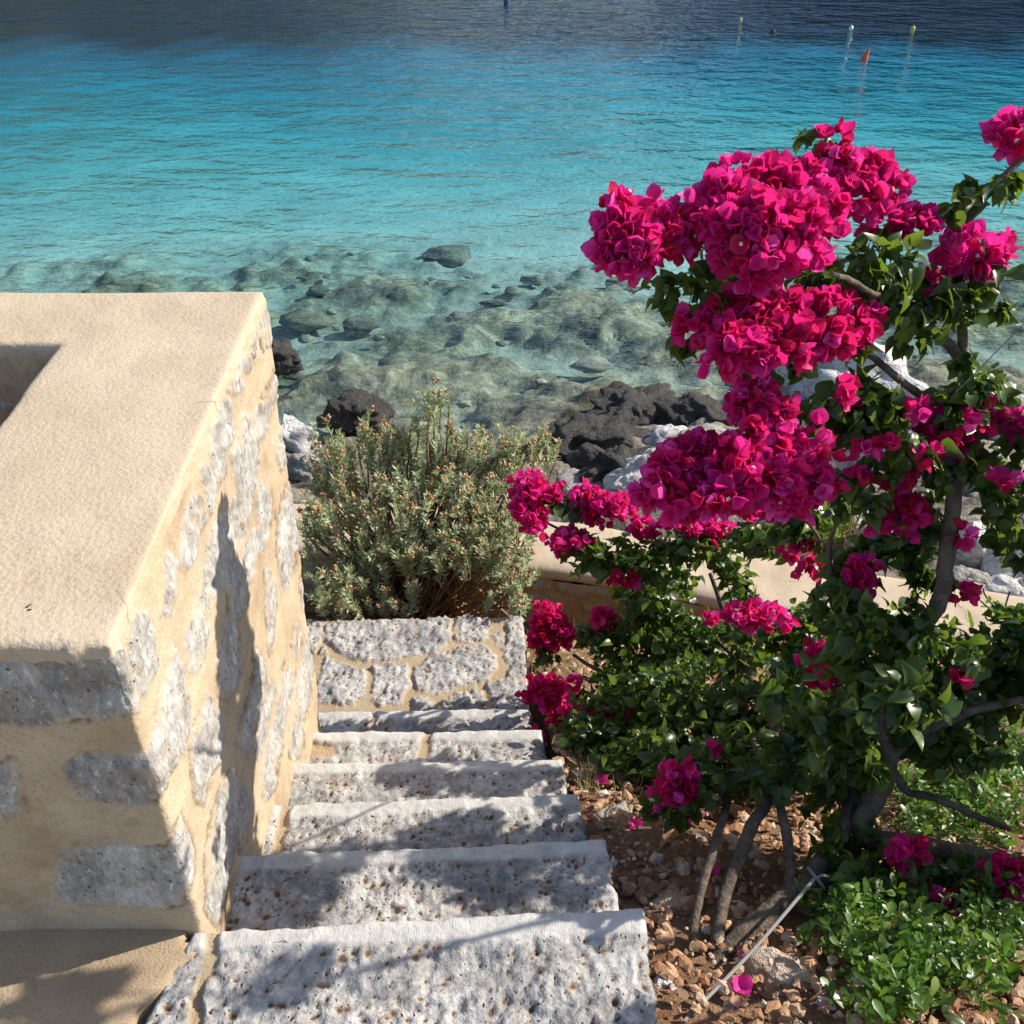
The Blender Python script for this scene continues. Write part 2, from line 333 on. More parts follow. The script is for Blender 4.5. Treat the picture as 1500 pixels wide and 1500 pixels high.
# ------------------------------------------------------------------ terrain: shore and seabed
def bed_base(x, y):
    return np.interp(y, [3.5, 3.9, 5, 6.6, 7.8, 9, 11, 14, 18, 24, 40, 90, 400],
                        [-1.95, -1.95, -2.35, -3.0, -3.5, -3.8, -4.05, -4.35, -4.8, -5.5, -7.2, -9, -12])
def bed_h(x, y):
    """vectorised terrain height"""
    sh = np.interp(x, [-3, -1, 0.6, 1.5, 3, 6], [-.6, -.55, -.1, .35, .5, .5])      # the shore runs obliquely
    z = bed_base(x, y - sh)
    p = np.stack([x, y, np.zeros_like(x)], -1)
    lim = sstep(16.4, 10.8, y + .05*np.abs(x)*0 + 1.2*np.sin(x*.55))
    near = np.where(y < 20)[0]
    n1 = np.zeros(len(x)); n2 = np.zeros(len(x)); vv = np.zeros(len(x))
    for i in near:
        a, b = x[i], y[i]
        n1[i] = noise.noise((a*.55, b*.9, 3.1)); n2[i] = noise.fractal((a*2.2, b*2.6, 7.7), .9, 2, 4)
        d = noise.voronoi((a*1.5+.25*n2[i], b*2.1, .5))[0]; vv[i] = min(d[1]-d[0], .5)
    k = np.clip(lim + (.8*n1+.35*n2)*sstep(15.8, 13, y), 0, 1)*sstep(16, 15.2, y)
    z = z + k*(.24*n1 + .15*n2 + .07*vv) + .05*n1
    return z, k, lim
def grid_patch(x0, x1, y0, y1, dx):
    xs = np.arange(x0, x1+1e-6, dx); ys = np.arange(y0, y1+1e-6, dx); X, Y = np.meshgrid(xs, ys, indexing='ij'); return X.ravel(), Y.ravel(), len(xs), len(ys)
X, Y, nu, nv = grid_patch(-11, 11, 2.5, 16, .06)
Z, K, L = bed_h(X, Y)
WALLX = [-3.2, -1.6, -.5, .1, .6, 1.28, 2.1, 3.2, 4.6]; WALLY = [3.45, 3.56, 3.55, 3.44, 3.33, 3.12, 2.92, 2.62, 2.2]
Z = np.where(Y < np.interp(X, WALLX, WALLY)+.2, -2.6, Z)
shore = sstep(SEA-.05, SEA+.12, Z)
mesh_obj('seabed', np.stack([X, Y, Z], -1), grid_faces(nu, nv), m_bedm, attrs={'rock': K, 'weed': np.zeros(len(X)), 'shore': shore})['kind'] = 'structure'
tag(bpy.data.objects['seabed'], kind='structure')
xs = np.concatenate([np.linspace(-400, -30, 20), np.linspace(-28, 28, 113), np.linspace(30, 400, 20)]); ys = np.concatenate([np.linspace(15.2, 48, 80), np.linspace(49, 500, 40)])
X, Y = [a.ravel() for a in np.meshgrid(xs, ys, indexing='ij')]
Zf = bed_base(X, Y - np.interp(X, [-3, -1, 0.6, 1.5, 3, 6], [-.6, -.55, -.1, .35, .5, .5])) + (.12*np.sin(X*.4+Y*.23))*sstep(17, 22, Y) - .08 - .15*sstep(16.2, 15.4, Y)
weed = sstep(39, 46, .8*np.sin(X*.9+Y*.5)+.7*np.sin(X*2.1-Y*.8)+ Y + .25*np.sin(X*.22+1) + .12*np.sin(X*1.1))
mesh_obj('far_seabed', np.stack([X, Y, Zf], -1), grid_faces(len(xs), len(ys)), m_bedm, attrs={'rock': 0*X, 'weed': weed, 'shore': 0*X})['kind'] = 'structure'
# side seabed strips so nothing ends in view from a step aside
for sx in (-1, 1):
    xs = np.linspace(10.85, 60, 60)*sx; ys = np.linspace(3.5, 17.5, 60); X, Y = [a.ravel() for a in np.meshgrid(xs, ys, indexing='ij')]
    sh = np.interp(X, [-3, -1, 0.6, 1.5, 3, 6], [-.6, -.55, -.1, .35, .5, .5]); Zs = bed_base(X, Y-sh) - .12 + .1*np.sin(X*1.3+Y)*sstep(15, 12, Y)
    f = grid_faces(60, 60); f = f[:, ::-1] if sx < 0 else f
    mesh_obj('shore_slope', np.stack([X, Y, Zs], -1), f, m_bedm, attrs={'rock': sstep(15.5, 11.5, Y), 'weed': 0*X, 'shore': sstep(SEA-.05, SEA+.1, Zs)})['kind'] = 'structure'
# water body
bx0, bx1, by0, by1, bz = -395, 395, 4.2, 495, -30
v = [(bx0, by0, bz), (bx1, by0, bz), (bx1, by1, bz), (bx0, by1, bz), (bx0, by0, SEA), (bx1, by0, SEA), (bx1, by1, SEA), (bx0, by1, SEA)]
tag(mesh_obj('sea', v, np.array([(0, 3, 2, 1), (4, 5, 6, 7), (0, 1, 5, 4), (1, 2, 6, 5), (2, 3, 7, 6), (3, 0, 4, 7)]), m_sea, smooth=False), kind='structure')
# hills round the bay
def hill(az0, az1, dist, hfun, name):
    na, nr = 90, 26; A = np.radians(np.linspace(az0, az1, na)); Rr = np.linspace(0, 1, nr)
    V = []
    for a, ad in zip(A, np.linspace(az0, az1, na)):
        H = hfun(ad)
        for r in Rr:
            D = dist*(1+.9*r); z = SEA-6 + (H+6)*math.sin(min(r*1.5, 1)*math.pi/2)
            q = noise.fractal((D*math.sin(a)*.03, D*math.cos(a)*.03, 0), 1, 2, 4)
            V.append((D*math.sin(a), D*math.cos(a), z + q*H*.16*r))
    tag(mesh_obj(name, V, grid_faces(na, nr)[:, ::-1], m_hil), kind='structure')
hill(-80, -2, 130, lambda d: np.interp(d, [-80, -40, -22, -10, -2], [64, 60, 50, 34, 5]), 'hill')
hill(7, 85, 110, lambda d: np.interp(d, [7, 14, 24, 40, 85], [5, 34, 52, 60, 60]), 'hill')
hill(-14, 20, 300, lambda d: np.interp(d, [-14, 0, 20], [26, 14, 22]), 'far_hill')

# ------------------------------------------------------------------ soil bed
def soil_z(x, y): return np.maximum(-.15 - .6*(y-.96), -1.75) + .04*np.maximum(x-.4, 0)
X, Y, nu, nv = grid_patch(-2.2, 5.0, .2, 3.9, .03)
p = np.stack([X, Y, 0*X], -1); Z = soil_z(X, Y) + .035*fbm(p, 2.0, 3) + .022*fbm(p, 9, 3, 4)
inner = (X < .15) & (Y < 2.9); Z = np.where(inner, np.minimum(Z, -1.35), Z); Z = np.where(Y > 3.0, np.minimum(Z, -1.66), Z); Z = np.where(Y > np.interp(X, WALLX, WALLY)+.15, -2.6, Z); Z = np.where((Y > 2.95) & (X < .0), np.minimum(Z, -1.5), Z)
tag(mesh_obj('soil', np.stack([X, Y, Z], -1), grid_faces(nu, nv), m_soilm), kind='structure')
def soil_at(px, py):
    r = ray(px, py); t = .8
    while t < 9:
        q = CAM + r*t
        if q[2] < soil_z(q[0], q[1]): return q
        t += .01
    return CAM + r*4
# path under the camera and beside the pillar
xs = np.linspace(-3, 1.2, 260); ys = np.linspace(-2.5, 1.0, 200); X, Y = [a.ravel() for a in np.meshgrid(xs, ys, indexing='ij')]
keep = None
Zp = -.003 + .006*fbm(np.stack([X, Y, 0*X], -1), 3, 3); Zp = np.where((X > -.555 - .62*np.clip(.94-Y, 0, .5)) & (Y > .45), -.25, Zp); Zp = np.where((Y > .925) & (X > -.61), -.25, Zp)
tag(mesh_obj('path', np.stack([X, Y, Zp], -1), grid_faces(260, 200), m_path), kind='structure')

# ------------------------------------------------------------------ parapet pillar with stone facing
def wall_x(y, z): return -.558 - .0185*(y-.94) - .036*(.76-z)
Z3 = (170, 420, 5.0); Z4 = (170, 700, 5.0); Z1 = (150, 880, 4.545); Z2 = (0, 900, 2.5)
polys = []
polys += zoomed([
 [(1080,100),(1105,150),(1130,330),(1115,430),(1080,470),(1060,380),(1045,250),(1055,150)],
 [(1165,640),(1180,700),(1185,780),(1130,900),(1090,1090),(1070,1110),(1040,1020),(1020,900),(1100,820),(1130,740)],
 [(920,480),(960,520),(1000,570),(950,640),(920,760),(880,800),(840,770),(835,720),(880,620)],
 [(1000,300),(1015,330),(1000,500),(985,480)],
 [(800,820),(840,830),(870,900),(875,1050),(830,1200),(800,1330),(740,1480),(715,1480),(700,1300),(690,1060),(740,960)],
 [(940,920),(1025,970),(1030,1060),(1055,1190),(1035,1400),(1000,1600),(960,1740),(940,1790),(920,1550),(890,1450),(860,1220),(910,1150),(915,1050)],
 [(1215,1030),(1245,1100),(1250,1230),(1200,1330),(1175,1230),(1190,1100)],
 [(650,1310),(690,1390),(715,1480),(690,1670),(665,1570),(630,1330)]], *Z3)
polys += zoomed([
 [(570,110),(630,150),(640,260),(670,310),(620,360),(580,310),(555,200)],
 [(540,200),(560,300),(610,370),(600,560),(560,650),(480,680),(460,600),(490,450),(510,300)],
 [(400,540),(460,600),(465,860),(410,980),(370,1030),(350,1000),(390,760),(370,620)],
 [(250,700),(270,760),(230,810),(215,780)],
 [(820,180),(850,260),(880,420),(885,560),(840,730),(790,790),(740,880),(690,850),(660,780),(655,650),(690,450),(750,290)],
 [(880,120),(905,200),(935,390),(925,470),(890,350),(865,230)],
 [(1100,20),(1140,110),(1130,300),(1080,540),(1045,520),(1060,330),(1045,220),(1060,80)],
 [(1025,360),(1040,420),(1030,600),(980,780),(950,620),(950,520),(970,420)],
 [(1275,20),(1310,60),(1335,420),(1290,640),(1240,820),(1215,770),(1190,560),(1190,300),(1240,130)],
 [(1100,660),(1160,790),(1180,890),(1140,1130),(1125,1290),(1100,1050),(1090,850)],
 [(1370,680),(1395,850),(1375,930),(1355,800)],
 [(640,800),(690,880),(690,1100),(650,1300),(610,1450),(550,1420),(530,1160),(590,1010)],
 [(880,600),(970,720),(960,900),(890,1030),(840,980),(830,780)]], *Z4)
polys += zoomed([
 [(210,60),(300,90),(350,240),(370,420),(330,510),(270,620),(240,570),(180,400),(190,200)],
 [(80,280),(130,320),(245,680),(235,760),(190,760)],
 [(490,320),(540,440),(580,620),(560,900),(480,1080),(430,1170),(390,1290),(360,1340),(290,1040),(340,870),(400,620)],
 [(830,100),(890,200),(900,480),(830,660),(790,640),(770,450),(790,240)],
 [(720,610),(750,700),(790,860),(760,1050),(690,1180),(650,1350),(610,1330),(580,1130),(590,900),(650,780),(680,680)],
 [(1000,330),(1060,430),(1050,600),(1000,900),(960,1060),(910,930),(960,700),(990,480)],
 [(1230,420),(1270,480),(1240,700),(1190,900),(1130,1240),(1090,1320),(1065,1200),(1110,940),(1160,720),(1200,520)],
 [(1110,520),(1140,600),(1100,830),(1050,1030),(1020,1000),(1040,820),(1080,620)],
 [(1295,150),(1315,230),(1295,370),(1280,300)],
 [(1370,240),(1405,370),(1370,600),(1330,810),(1310,760),(1290,600),(1330,400)],
 [(1290,750),(1330,900),(1320,1050),(1260,1050),(1250,920)]], *Z1)
polys += zoomed([
 [(860,560),(880,700),(840,900),(800,1080),(780,1140),(750,1080),(755,860),(800,640)],
 [(900,600),(925,680),(910,830),(880,880),(870,760)],
 [(650,740),(700,870),(700,960),(670,1060),(640,980),(615,860)],
 [(-200,130),(430,110),(490,370),(300,385),(100,400),(-200,360)],
 [(250,540),(330,515),(530,520),(570,680),(400,690),(310,680),(240,620)],
 [(220,890),(300,850),(600,850),(660,1060),(300,1080),(210,1060),(200,960)],
 [(-180,560),(60,540),(100,740),(-180,750)]], *Z2)

bm = bmesh.new()
def abox(x0, x1, y0, y1, z0, z1):
    r = bmesh.ops.create_cube(bm, size=1)
    for vv in r['verts']: vv.co = Vector(((x0+x1)/2+vv.co.x*(x1-x0), (y0+y1)/2+vv.co.y*(y1-y0), (z0+z1)/2+vv.co.z*(z1-z0)))
TOP = .765; YN, YF = .935, 2.075
abox(-.957, -.55, YN, YF, -1.4, TOP); abox(-2.1, -.94, 1.815, YF, -1.4, TOP); abox(-2.1, -.94, YN, 1.28, -1.4, TOP)
abox(-2.1, -1.75, 1.27, 1.83, -1.4, TOP); abox(-1.8, -.9, 1.25, 1.85, -1.4, .12)
me = bpy.data.meshes.new('tmp'); bm.to_mesh(me); bm.free()
tmp = bpy.data.objects.new('tmp', me); COL.objects.link(tmp)
md = tmp.modifiers.new('r', 'REMESH'); md.mode = 'VOXEL'; md.voxel_size = .0065; md.use_smooth_shade = True
ms = tmp.modifiers.new('s', 'SMOOTH'); ms.iterations = 14; ms.factor = .5
dg = bpy.context.evaluated_depsgraph_get(); ev = tmp.evaluated_get(dg)
wm = bpy.data.meshes.new_from_object(ev); bpy.data.objects.remove(tmp)
n = len(wm.vertices); V = np.zeros(n*3); wm.vertices.foreach_get('co', V); V = V.reshape(-1, 3)
Nn = np.zeros(n*3); wm.vertices.foreach_get('normal', Nn); Nn = Nn.reshape(-1, 3)
# drop it onto the leaning face
right = sstep(-.95, -.56, V[:, 0]); V[:, 0] += right*(wall_x(V[:, 1], V[:, 2])+.55)
nz = fbm(V, 3.0, 3); nf = fbm(V, 17, 4, 3.3); nff = fbm(V, 60, 3, 1.3)
topm = sstep(.35, .8, Nn[:, 2])*sstep(.6, .7, V[:, 2])
PXW = proj(V); PXW = PXW + np.stack([nf*4, np.roll(nf, 7)*4], -1) + np.stack([nff*2.5, nff*5], -1)
vis = ((Nn[:, 0] > .25) & (V[:, 0] > -.8)) | ((Nn[:, 1] < -.25) & (V[:, 1] < 1.1))
stm = np.zeros(n); seam = np.zeros(n); idx = np.where(vis)[0]
mk, which, sd = poly_mask(PXW[idx], polys, 1.0); mk = sstep(-3.4, -.6, sd)*(1-.75*sstep(.12, .42, nf[idx]+.35*nff[idx])*sstep(9, 2, sd)); stm[idx] = mk*(1-topm[idx]); seam[idx] = np.exp(-((sd+3.2)/1.6)**2)*sstep(-.1, .3, nz[idx]+.5*nf[idx])*(1-topm[idx])
inhole = (V[:, 0] < -.9) & (V[:, 1] > 1.2) & (V[:, 1] < 1.88) & (np.abs(Nn[:, 2]) < .6) & (V[:, 2] < .62)
stm[inhole] = sstep(-.15, .05, nz[inhole] + .4*nf[inhole])
tilt = np.zeros(n); tilt[idx] = np.sin(which*12.9)*.5+.5
side = 1-topm
disp = -.004*seam + side*(.010*nz + .006*nf*(.4+stm) + .0035*nff*stm + stm*(.001+.006*tilt)) + topm*(.004*nz+.001*nf)
V += Nn*disp[:, None]
wm.vertices.foreach_set('co', V.astype(np.float32).ravel())
# split into masonry body and plaster coping by face
nl = len(wm.polygons); lt = np.zeros(nl, int); wm.polygons.foreach_get('loop_total', lt)
lv = np.zeros(len(wm.loops), int); wm.loops.foreach_get('vertex_index', lv)
fq = lv.reshape(-1, 4) if np.all(lt == 4) else None
parapet = empty('parapet_wall', (-1.2, 1.5, 0), 'thick plastered parapet with pale stones set in its face, left of the steps', 'wall')
org = np.array(parapet.location)
if fq is None:
    st_ = np.zeros(nl, int); wm.polygons.foreach_get('loop_start', st_); fq = np.stack([lv[st_+k] for k in range(4)], -1)
lip = .775 - .03 - .03*(1+nz)*.5
iscap = (V[:, 2] > lip - .10*(Nn[:, 0] > .5)*np.clip(.5+nz, .1, 1)*(V[:, 1] > 1.0)*(1-stm))
capf = iscap[fq].all(axis=1)
def sub(name, f, mat):
    u, inv = np.unique(f, return_inverse=True)
    return mesh_obj(name, V[u], inv.reshape(-1, 4), mat, parapet, True, {'stone': stm[u], 'seam': seam[u]}, org)
sub('stone_masonry', fq[~capf], m_wall); sub('plaster_coping', fq[capf], m_plast)
bpy.data.meshes.remove(wm)

# ------------------------------------------------------------------ steps
stair = empty('stone_staircase', (-.2, 1.6, -1.0), 'flight of chiselled pale limestone steps going down to a paved landing', 'stairs')
so_ = np.array(stair.location)
def slab(name, corners, z, thick, res, joints=None, stones=None, band=.045, seed=0.0, rough=.007, mat=m_step):
    """corners: near-left, near-right, far-right, far-left (x, y)"""
    nl_, nr_, fr_, fl_ = [np.array(c[:2]) for c in corners]
    wdt = np.linalg.norm(fr_-fl_); dep = np.linalg.norm(fl_-nl_)
    nu, nv = int(wdt/res)+2, int(dep/res)+2
    U, W = np.meshgrid(np.linspace(0, 1, nu), np.linspace(0, 1, nv), indexing='ij'); U = U.ravel()[:, None]; W = W.ravel()[:, None]
    xy = (nl_*(1-U)+nr_*U)*(1-W) + (fl_*(1-U)+fr_*U)*W
    p = np.hstack([xy, np.full((len(xy), 1), z)])
    a = fbm(p, 6, 3, seed); b = fbm(p, 24, 3, seed+2); c = fbm(p, 75, 2, seed+5)
    dF = (1-W[:, 0])*dep; dR = (1-U[:, 0])*wdt; dL = U[:, 0]*wdt
    bandm = sstep(band, band*.72, dF + .006*b) if band else np.zeros(len(p))
    PX = proj(p) + np.stack([b*5, c*5], -1)
    st = np.ones(len(p))
    if stones is not None: st = poly_mask(PX, stones, 1.5)[0]
    if joints: st = st*(1-poly_mask(PX, joints, 2.0)[0])
    r = .016
    edge = np.minimum(dF, dR if seed else np.minimum(dR, dL)); ez = -r*(1-np.sqrt(np.clip(1-(1-np.clip(edge/r, 0, 1))**2, 0, 1)))
    pit = np.zeros(len(p)); npit = int(wdt*dep*760); lx0, ly0 = p[:, 0].min(), p[:, 1].min()
    for _ in range(npit):
        c0 = p[rng.integers(len(p)), :2]; rp = rng.uniform(.0032, .007)*(1.3 if rng.random() < .15 else 1); near = np.where((np.abs(p[:, 0]-c0[0]) < 3*rp) & (np.abs(p[:, 1]-c0[1]) < 3*rp))[0]
        dv = p[near, :2]-c0; an = rng.uniform(0, 3.14); ex = dv[:, 0]*math.cos(an)+dv[:, 1]*math.sin(an); ey = -dv[:, 0]*math.sin(an)+dv[:, 1]*math.cos(an)
        q = np.exp(-(((ex*rng.uniform(.6, 1))**2+ey**2)/rp**2)*(1+.5*c[near])); pit[near] = np.maximum(pit[near], q)
    pit *= (1-bandm)*st
    rg = np.abs(fbm(p, 15, 4, seed+9)); crack = sstep(.045, .008, rg)*sstep(-.12, .15, fbm(p, 7, 2, seed+4))*(1-bandm)*st
    fl = np.floor(2.2*(a+.35*b))/2.2                                # flaked terraces left by the point chisel
    h = -pit*.0065 - crack*.003 + st*(1-bandm)*fl*.0045 + st*(1-bandm)*(rough*b + rough*.55*c + .004*a) + bandm*(.0015*b+.003) + (st-1)*.010 + ez
    p[:, 2] += h
    far = (dF < res*1.2); p[:, 1] += np.where(dF < .03, .006*a+.004*b, 0); p[:, 0] += np.where(dR < .03, .007*a+.005*b, 0)
    f = grid_faces(nu, nv)
    # skirt
    ring = np.concatenate([np.arange(0, nu)*nv, (nu-1)*nv+np.arange(1, nv), (np.arange(nu-2, -1, -1))*nv+nv-1, np.arange(nv-2, 0, -1)])
    lo = p[ring].copy(); lo[:, 2] = z-thick; lo[:, :2] += .004*fbm(lo, 12, 2)[:, None]
    k = len(ring); i = np.arange(k); j = (i+1) % k
    sk = np.stack([ring[j], ring[i], len(p)+i, len(p)+j], -1)
    V = np.vstack([p, lo]); at = {'stone': np.concatenate([st, np.ones(k)]), 'band': np.concatenate([bandm, np.zeros(k)]), 'pit': np.concatenate([pit, np.zeros(k)]), 'crack': np.concatenate([crack, np.zeros(k)])}
    mesh_obj(name, V, [f, sk[:, ::-1]], mat, stair, True, at, so_)
NOS = [((283, 1362), (942, 1327), 0.0), ((345, 1252), (887, 1228), -.17), ((384, 1180), (847, 1160), -.34), ((415, 1117), (824, 1111), -.51), ((440, 1072), (795, 1067), -.68), ((462, 1042), (778, 1036), -.85)]
edges = [(PZ(*l, z), PZ(*r, z), z) for l, r, z in NOS]
joints = [[[(303,1350),(326,1352),(316,1400),(300,1440),(296,1500),(270,1510),(284,1440),(300,1390)]], None, [[(412,1168),(432,1168),(420,1210),(412,1250),(393,1250),(405,1210)]], None,
          [[(624,1060),(635,1060),(629,1110),(611,1110)], [(455,1085),(492,1090),(485,1105),(455,1108)]], [[(545,1030),(552,1030),(549,1072),(540,1072)]]]
prev = None
for k, (l, r, z) in enumerate(edges):
    l = l.copy(); r = r.copy()
    if k == 0:
        nl_ = PZ(195, 1520, z); nl_ = l + (nl_-l)*2.0; nr_ = r + (PZ(967, 1500, z)-r)*2.4
    else:
        l[0] -= .06
        pl, pr, _ = edges[k-1]
        dirr = r - pr; nl_ = np.array([pl[0]-.08, pl[1]-.05, z]); nr_ = np.array([pr[0]-.012, pr[1]-.05, z])
    slab('step', (nl_, nr_, r, l), z, .34, .0042 if k < 2 else .0055, joints[k], None, .05, k*3.7, .006)
land = zoomed([
 [(400,175),(700,160),(990,150),(1005,280),(920,330),(720,370),(560,390),(430,350),(390,310),(340,260),(350,200)],
 [(1030,150),(1190,145),(1195,260),(1090,285),(1020,270)], [(230,150),(330,160),(320,290),(290,340),(235,330)],
 [(345,360),(440,400),(560,430),(540,570),(480,610),(300,590),(310,440)], [(600,400),(770,395),(785,500),(740,600),(640,615),(590,590)],
 [(800,420),(900,350),(1060,310),(1180,295),(1240,350),(1240,420),(1190,480),(1050,510),(930,555),(820,530),(795,460)],
 [(1290,140),(1380,130),(1430,460),(1310,470),(1280,320),(1310,230)], [(1190,490),(1330,475),(1450,480),(1470,660),(1230,640),(1200,560)],
 [(960,590),(1040,545),(1160,535),(1190,620),(1190,680),(960,680)], [(810,570),(900,580),(910,630),(905,690),(810,690)], [(1210,245),(1270,240),(1280,290),(1215,275)],
 [(330,315),(360,325),(350,345),(320,335)], [(1090,510),(1130,505),(1120,522),(1085,525)]], 380, 860, 3.571)
lz = -1.02; fl_, fr_ = PZ(440, 907, lz), PZ(768, 899, lz); nl_ = edges[5][0].copy(); nr_ = edges[5][1].copy()
fl_[0] -= .25; nl_ = nl_ + (-.25, -.06, 0); nr_ = np.array([edges[5][1][0]+.01, edges[5][1][1]-.06, lz])
slab('landing', (nl_, nr_, fr_, fl_), lz, .4, .0065, None, land, 0, 31.0, .007)

# ------------------------------------------------------------------ low curved wall
wc = catmull([(-3.2, 3.45), (-1.6, 3.56), (-.5, 3.55), (.1, 3.44), (.6, 3.33), (1.28, 3.12), (2.1, 2.92), (3.2, 2.62), (4.6, 2.2)], 40)
tn = np.gradient(wc, axis=0); tn /= np.linalg.norm(tn, axis=1)[:, None]; nrm = np.stack([-tn[:, 1], tn[:, 0]], -1)   # outward, away from the camera
prof_f = [(-.012, z) for z in np.linspace(-2.1, -1.335, 34)]
prof_c = [(0, -1.335), (-.025, -1.335), (-.032, -1.318), (-.03, -1.29), (-.012, -1.272), (.02, -1.262)] + [(q, -1.26) for q in np.linspace(.05, .30, 14)] + [(.33, -1.265), (.355, -1.285), (.36, -1.32), (.36, -2.2)]
lw = empty('low_wall', (.6, 3.4, -1.3), 'low curved garden wall with smooth beige coping above the shore', 'wall')
for nm, prof, mt in (('stone_face', prof_f, m_low), ('coping', prof_c, m_plast)):
    V = np.array([(wc[i, 0]+nrm[i, 0]*q, wc[i, 1]+nrm[i, 1]*q, z) for i in range(len(wc)) for q, z in prof])
    a = fbm(V, 4, 3); b = fbm(V, 18, 3)
    if nm == 'stone_face':
        st = np.zeros(len(V)); s = np.repeat(np.cumsum(np.r_[0, np.linalg.norm(np.diff(wc, axis=0), axis=1)]), len(prof))
        for i in range(len(V)):
            d = noise.voronoi((s[i]*5.2+.3*b[i], V[i, 2]*9.0+.3*a[i], 2.0))[0]; st[i] = d[1]-d[0]
        st = sstep(.10, .22, st); out = np.repeat(nrm, len(prof), axis=0); V[:, :2] -= out*(st*.018+.008*b)[:, None]
    else:
        st = np.zeros(len(V)); V[:, 2] += .006*a+.002*b; V[:, 1] += .006*a
    mesh_obj(nm, V, grid_faces(len(wc), len(prof)), mt, lw, True, {'stone': st}, np.array(lw.location))

# ------------------------------------------------------------------ rocks
def rock_mesh(c, rx, ry, rz, seed, crag=.3, facet=.25, sub=4, rot=0.0):
    v, f = ICO[sub]; v = v.copy(); r = np.random.default_rng(seed)
    for k in range(9):                                       # chop planes: flat broken faces
        n_ = r.normal(size=3); n_ /= np.linalg.norm(n_); d = r.uniform(.55, .95); e = v@n_-d; v -= np.where(e > 0, e*facet*3.4 if facet < .3 else e, 0)[:, None].clip(-2, 2)*n_
    s = seed*1.7
    d = np.array([noise.fractal((x*1.6+s, y*1.6, z*1.6-s), .9, 2, 5) for x, y, z in v])
    vo = np.array([noise.voronoi((x*2.2+s, y*2.2, z*2.2))[0][:2] for x, y, z in v]); ridg = np.clip(vo[:, 1]-vo[:, 0], 0, .4)
    v = v*(1 + crag*d + crag*.9*(ridg-.2))[:, None]
    cs, sn = math.cos(rot), math.sin(rot); v = v*[rx, ry, rz]; v = np.stack([v[:, 0]*cs-v[:, 1]*sn, v[:, 0]*sn+v[:, 1]*cs, v[:, 2]], -1)
    return v + np.asarray(c), f
def shore_hit(px, py):
    r = ray(px, py); t = 3.0
    while t < 40:
        q = CAM + r*t; z = float(bed_base(np.array([q[0]]), np.array([q[1]-float(np.interp(q[0], [-3, -1, 0.6, 1.5, 3, 6], [-.6, -.55, -.1, .35, .5, .5]))]))[0])
        if q[2] < max(z, SEA): return q, t
        t += .02
    return CAM + r*t, t
ROCKS = [ # px, py(base), half width px, height px, material, crag, label
 (402, 536, 40, 34, m_rdark, .52, 'small dark wet rock standing in the water beside the parapet corner'),
 (520, 626, 54, 42, m_rdark, .38, 'dark craggy wet rock in the shallows behind the silver shrub'),
 (432, 655, 38, 40, m_rwhite, .25, 'white boulder at the water edge just right of the parapet'),
 (440, 700, 34, 32, m_rgrey, .35, 'grey broken rock between the parapet and the silver shrub'),
 (940, 632, 84, 40, m_rdark, .52, 'dark craggy rock lying lowest in the water, farthest of the dark heap'),
 (1030, 632, 66, 40, m_rdark, .3, 'long smooth black rock left of the pink flowers'),
 (872, 676, 84, 52, m_rdark, .52, 'dark brown craggy rock right behind the silver shrub'),
 (905, 716, 66, 56, m_rdark, .52, 'dark rock wedged against the white boulder'),
 (848, 738, 60, 34, m_rgrey, .35, 'low grey black rock above the round pink flower head'),
 (946, 722, 58, 56, m_rwhite, .28, 'white fractured boulder between the dark rocks and the flowers'),
 (1025, 664, 62, 36, m_rgrey, .25, 'pale grey flat rock behind the big flower cluster'),
 (1232, 604, 125, 92, m_rwhite, .25, 'largest white boulder at the waterline, behind the bare branch'),
 (1135, 590, 40, 26, m_rgrey, .3, 'grey rock at the left end of the largest white boulder'),
 (1200, 740, 50, 34, m_rwhite, .3, 'white rock left of the small lime green bush'),
 (1180, 790, 46, 30, m_rgrey, .3, 'grey rock between the lime bush and the coping'),
 (1280, 690, 60, 44, m_rwhite, .3, 'white rock behind the tangled leaves of the bougainvillea'),
 (1300, 800, 60, 40, m_rwhite, .25, 'white rock just behind the coping, left of the upright trunk'),
 (1400, 690, 54, 40, m_rwhite, .35, 'white rubble rock right of the upright trunk'),
 (912, 662, 30, 26, m_rwhite, .3, 'small white rock sitting on top of the dark rock heap'),
 (985, 655, 42, 34, m_rwhite, .28, 'white rock between the long black rock and the pale grey flat rock'),
 (1350, 640, 46, 34, m_rwhite, .3, 'white rock below the fork of the bare branch'),
 (1460, 720, 60, 46, m_rgrey, .35, 'grey crumbling rock near the right edge of the shore'),
 (1425, 818, 40, 56, m_rwhite, .16, 'tall white slab right of the upright trunk'),
 (1490, 838, 52, 56, m_rwhite, .16, 'broad white slab behind the wall at the right edge'),
 (1420, 862, 34, 26, m_rgrey, .2, 'small grey block at the foot of the white slabs'),
 (1470, 872, 36, 20, m_rwhite, .2, 'low white block on the shore just above the coping, far right'),
 (1500, 640, 60, 44, m_rwhite, .3, 'white rock at the waterline by the right edge'),
]
for i, (px, py, hw, hp, mt, cg, lab) in enumerate(ROCKS):
    q, t = shore_hit(px, py); rx = hw*t/FPX; rz = hp*t/FPX*.8
    V, f = rock_mesh((0, 0, 0), rx, rx*.75, rz, 50+i, cg, .25 if mt is m_rdark else .33, 5 if hw > 44 else 4, rng.uniform(-.5, .5))
    o = mesh_obj('rock', V, f, mt); o.location = q + np.array([0, rx*.3, rz*.25]); tag(o, lab, 'rock', 'rocks along the shore')
mb = MB()
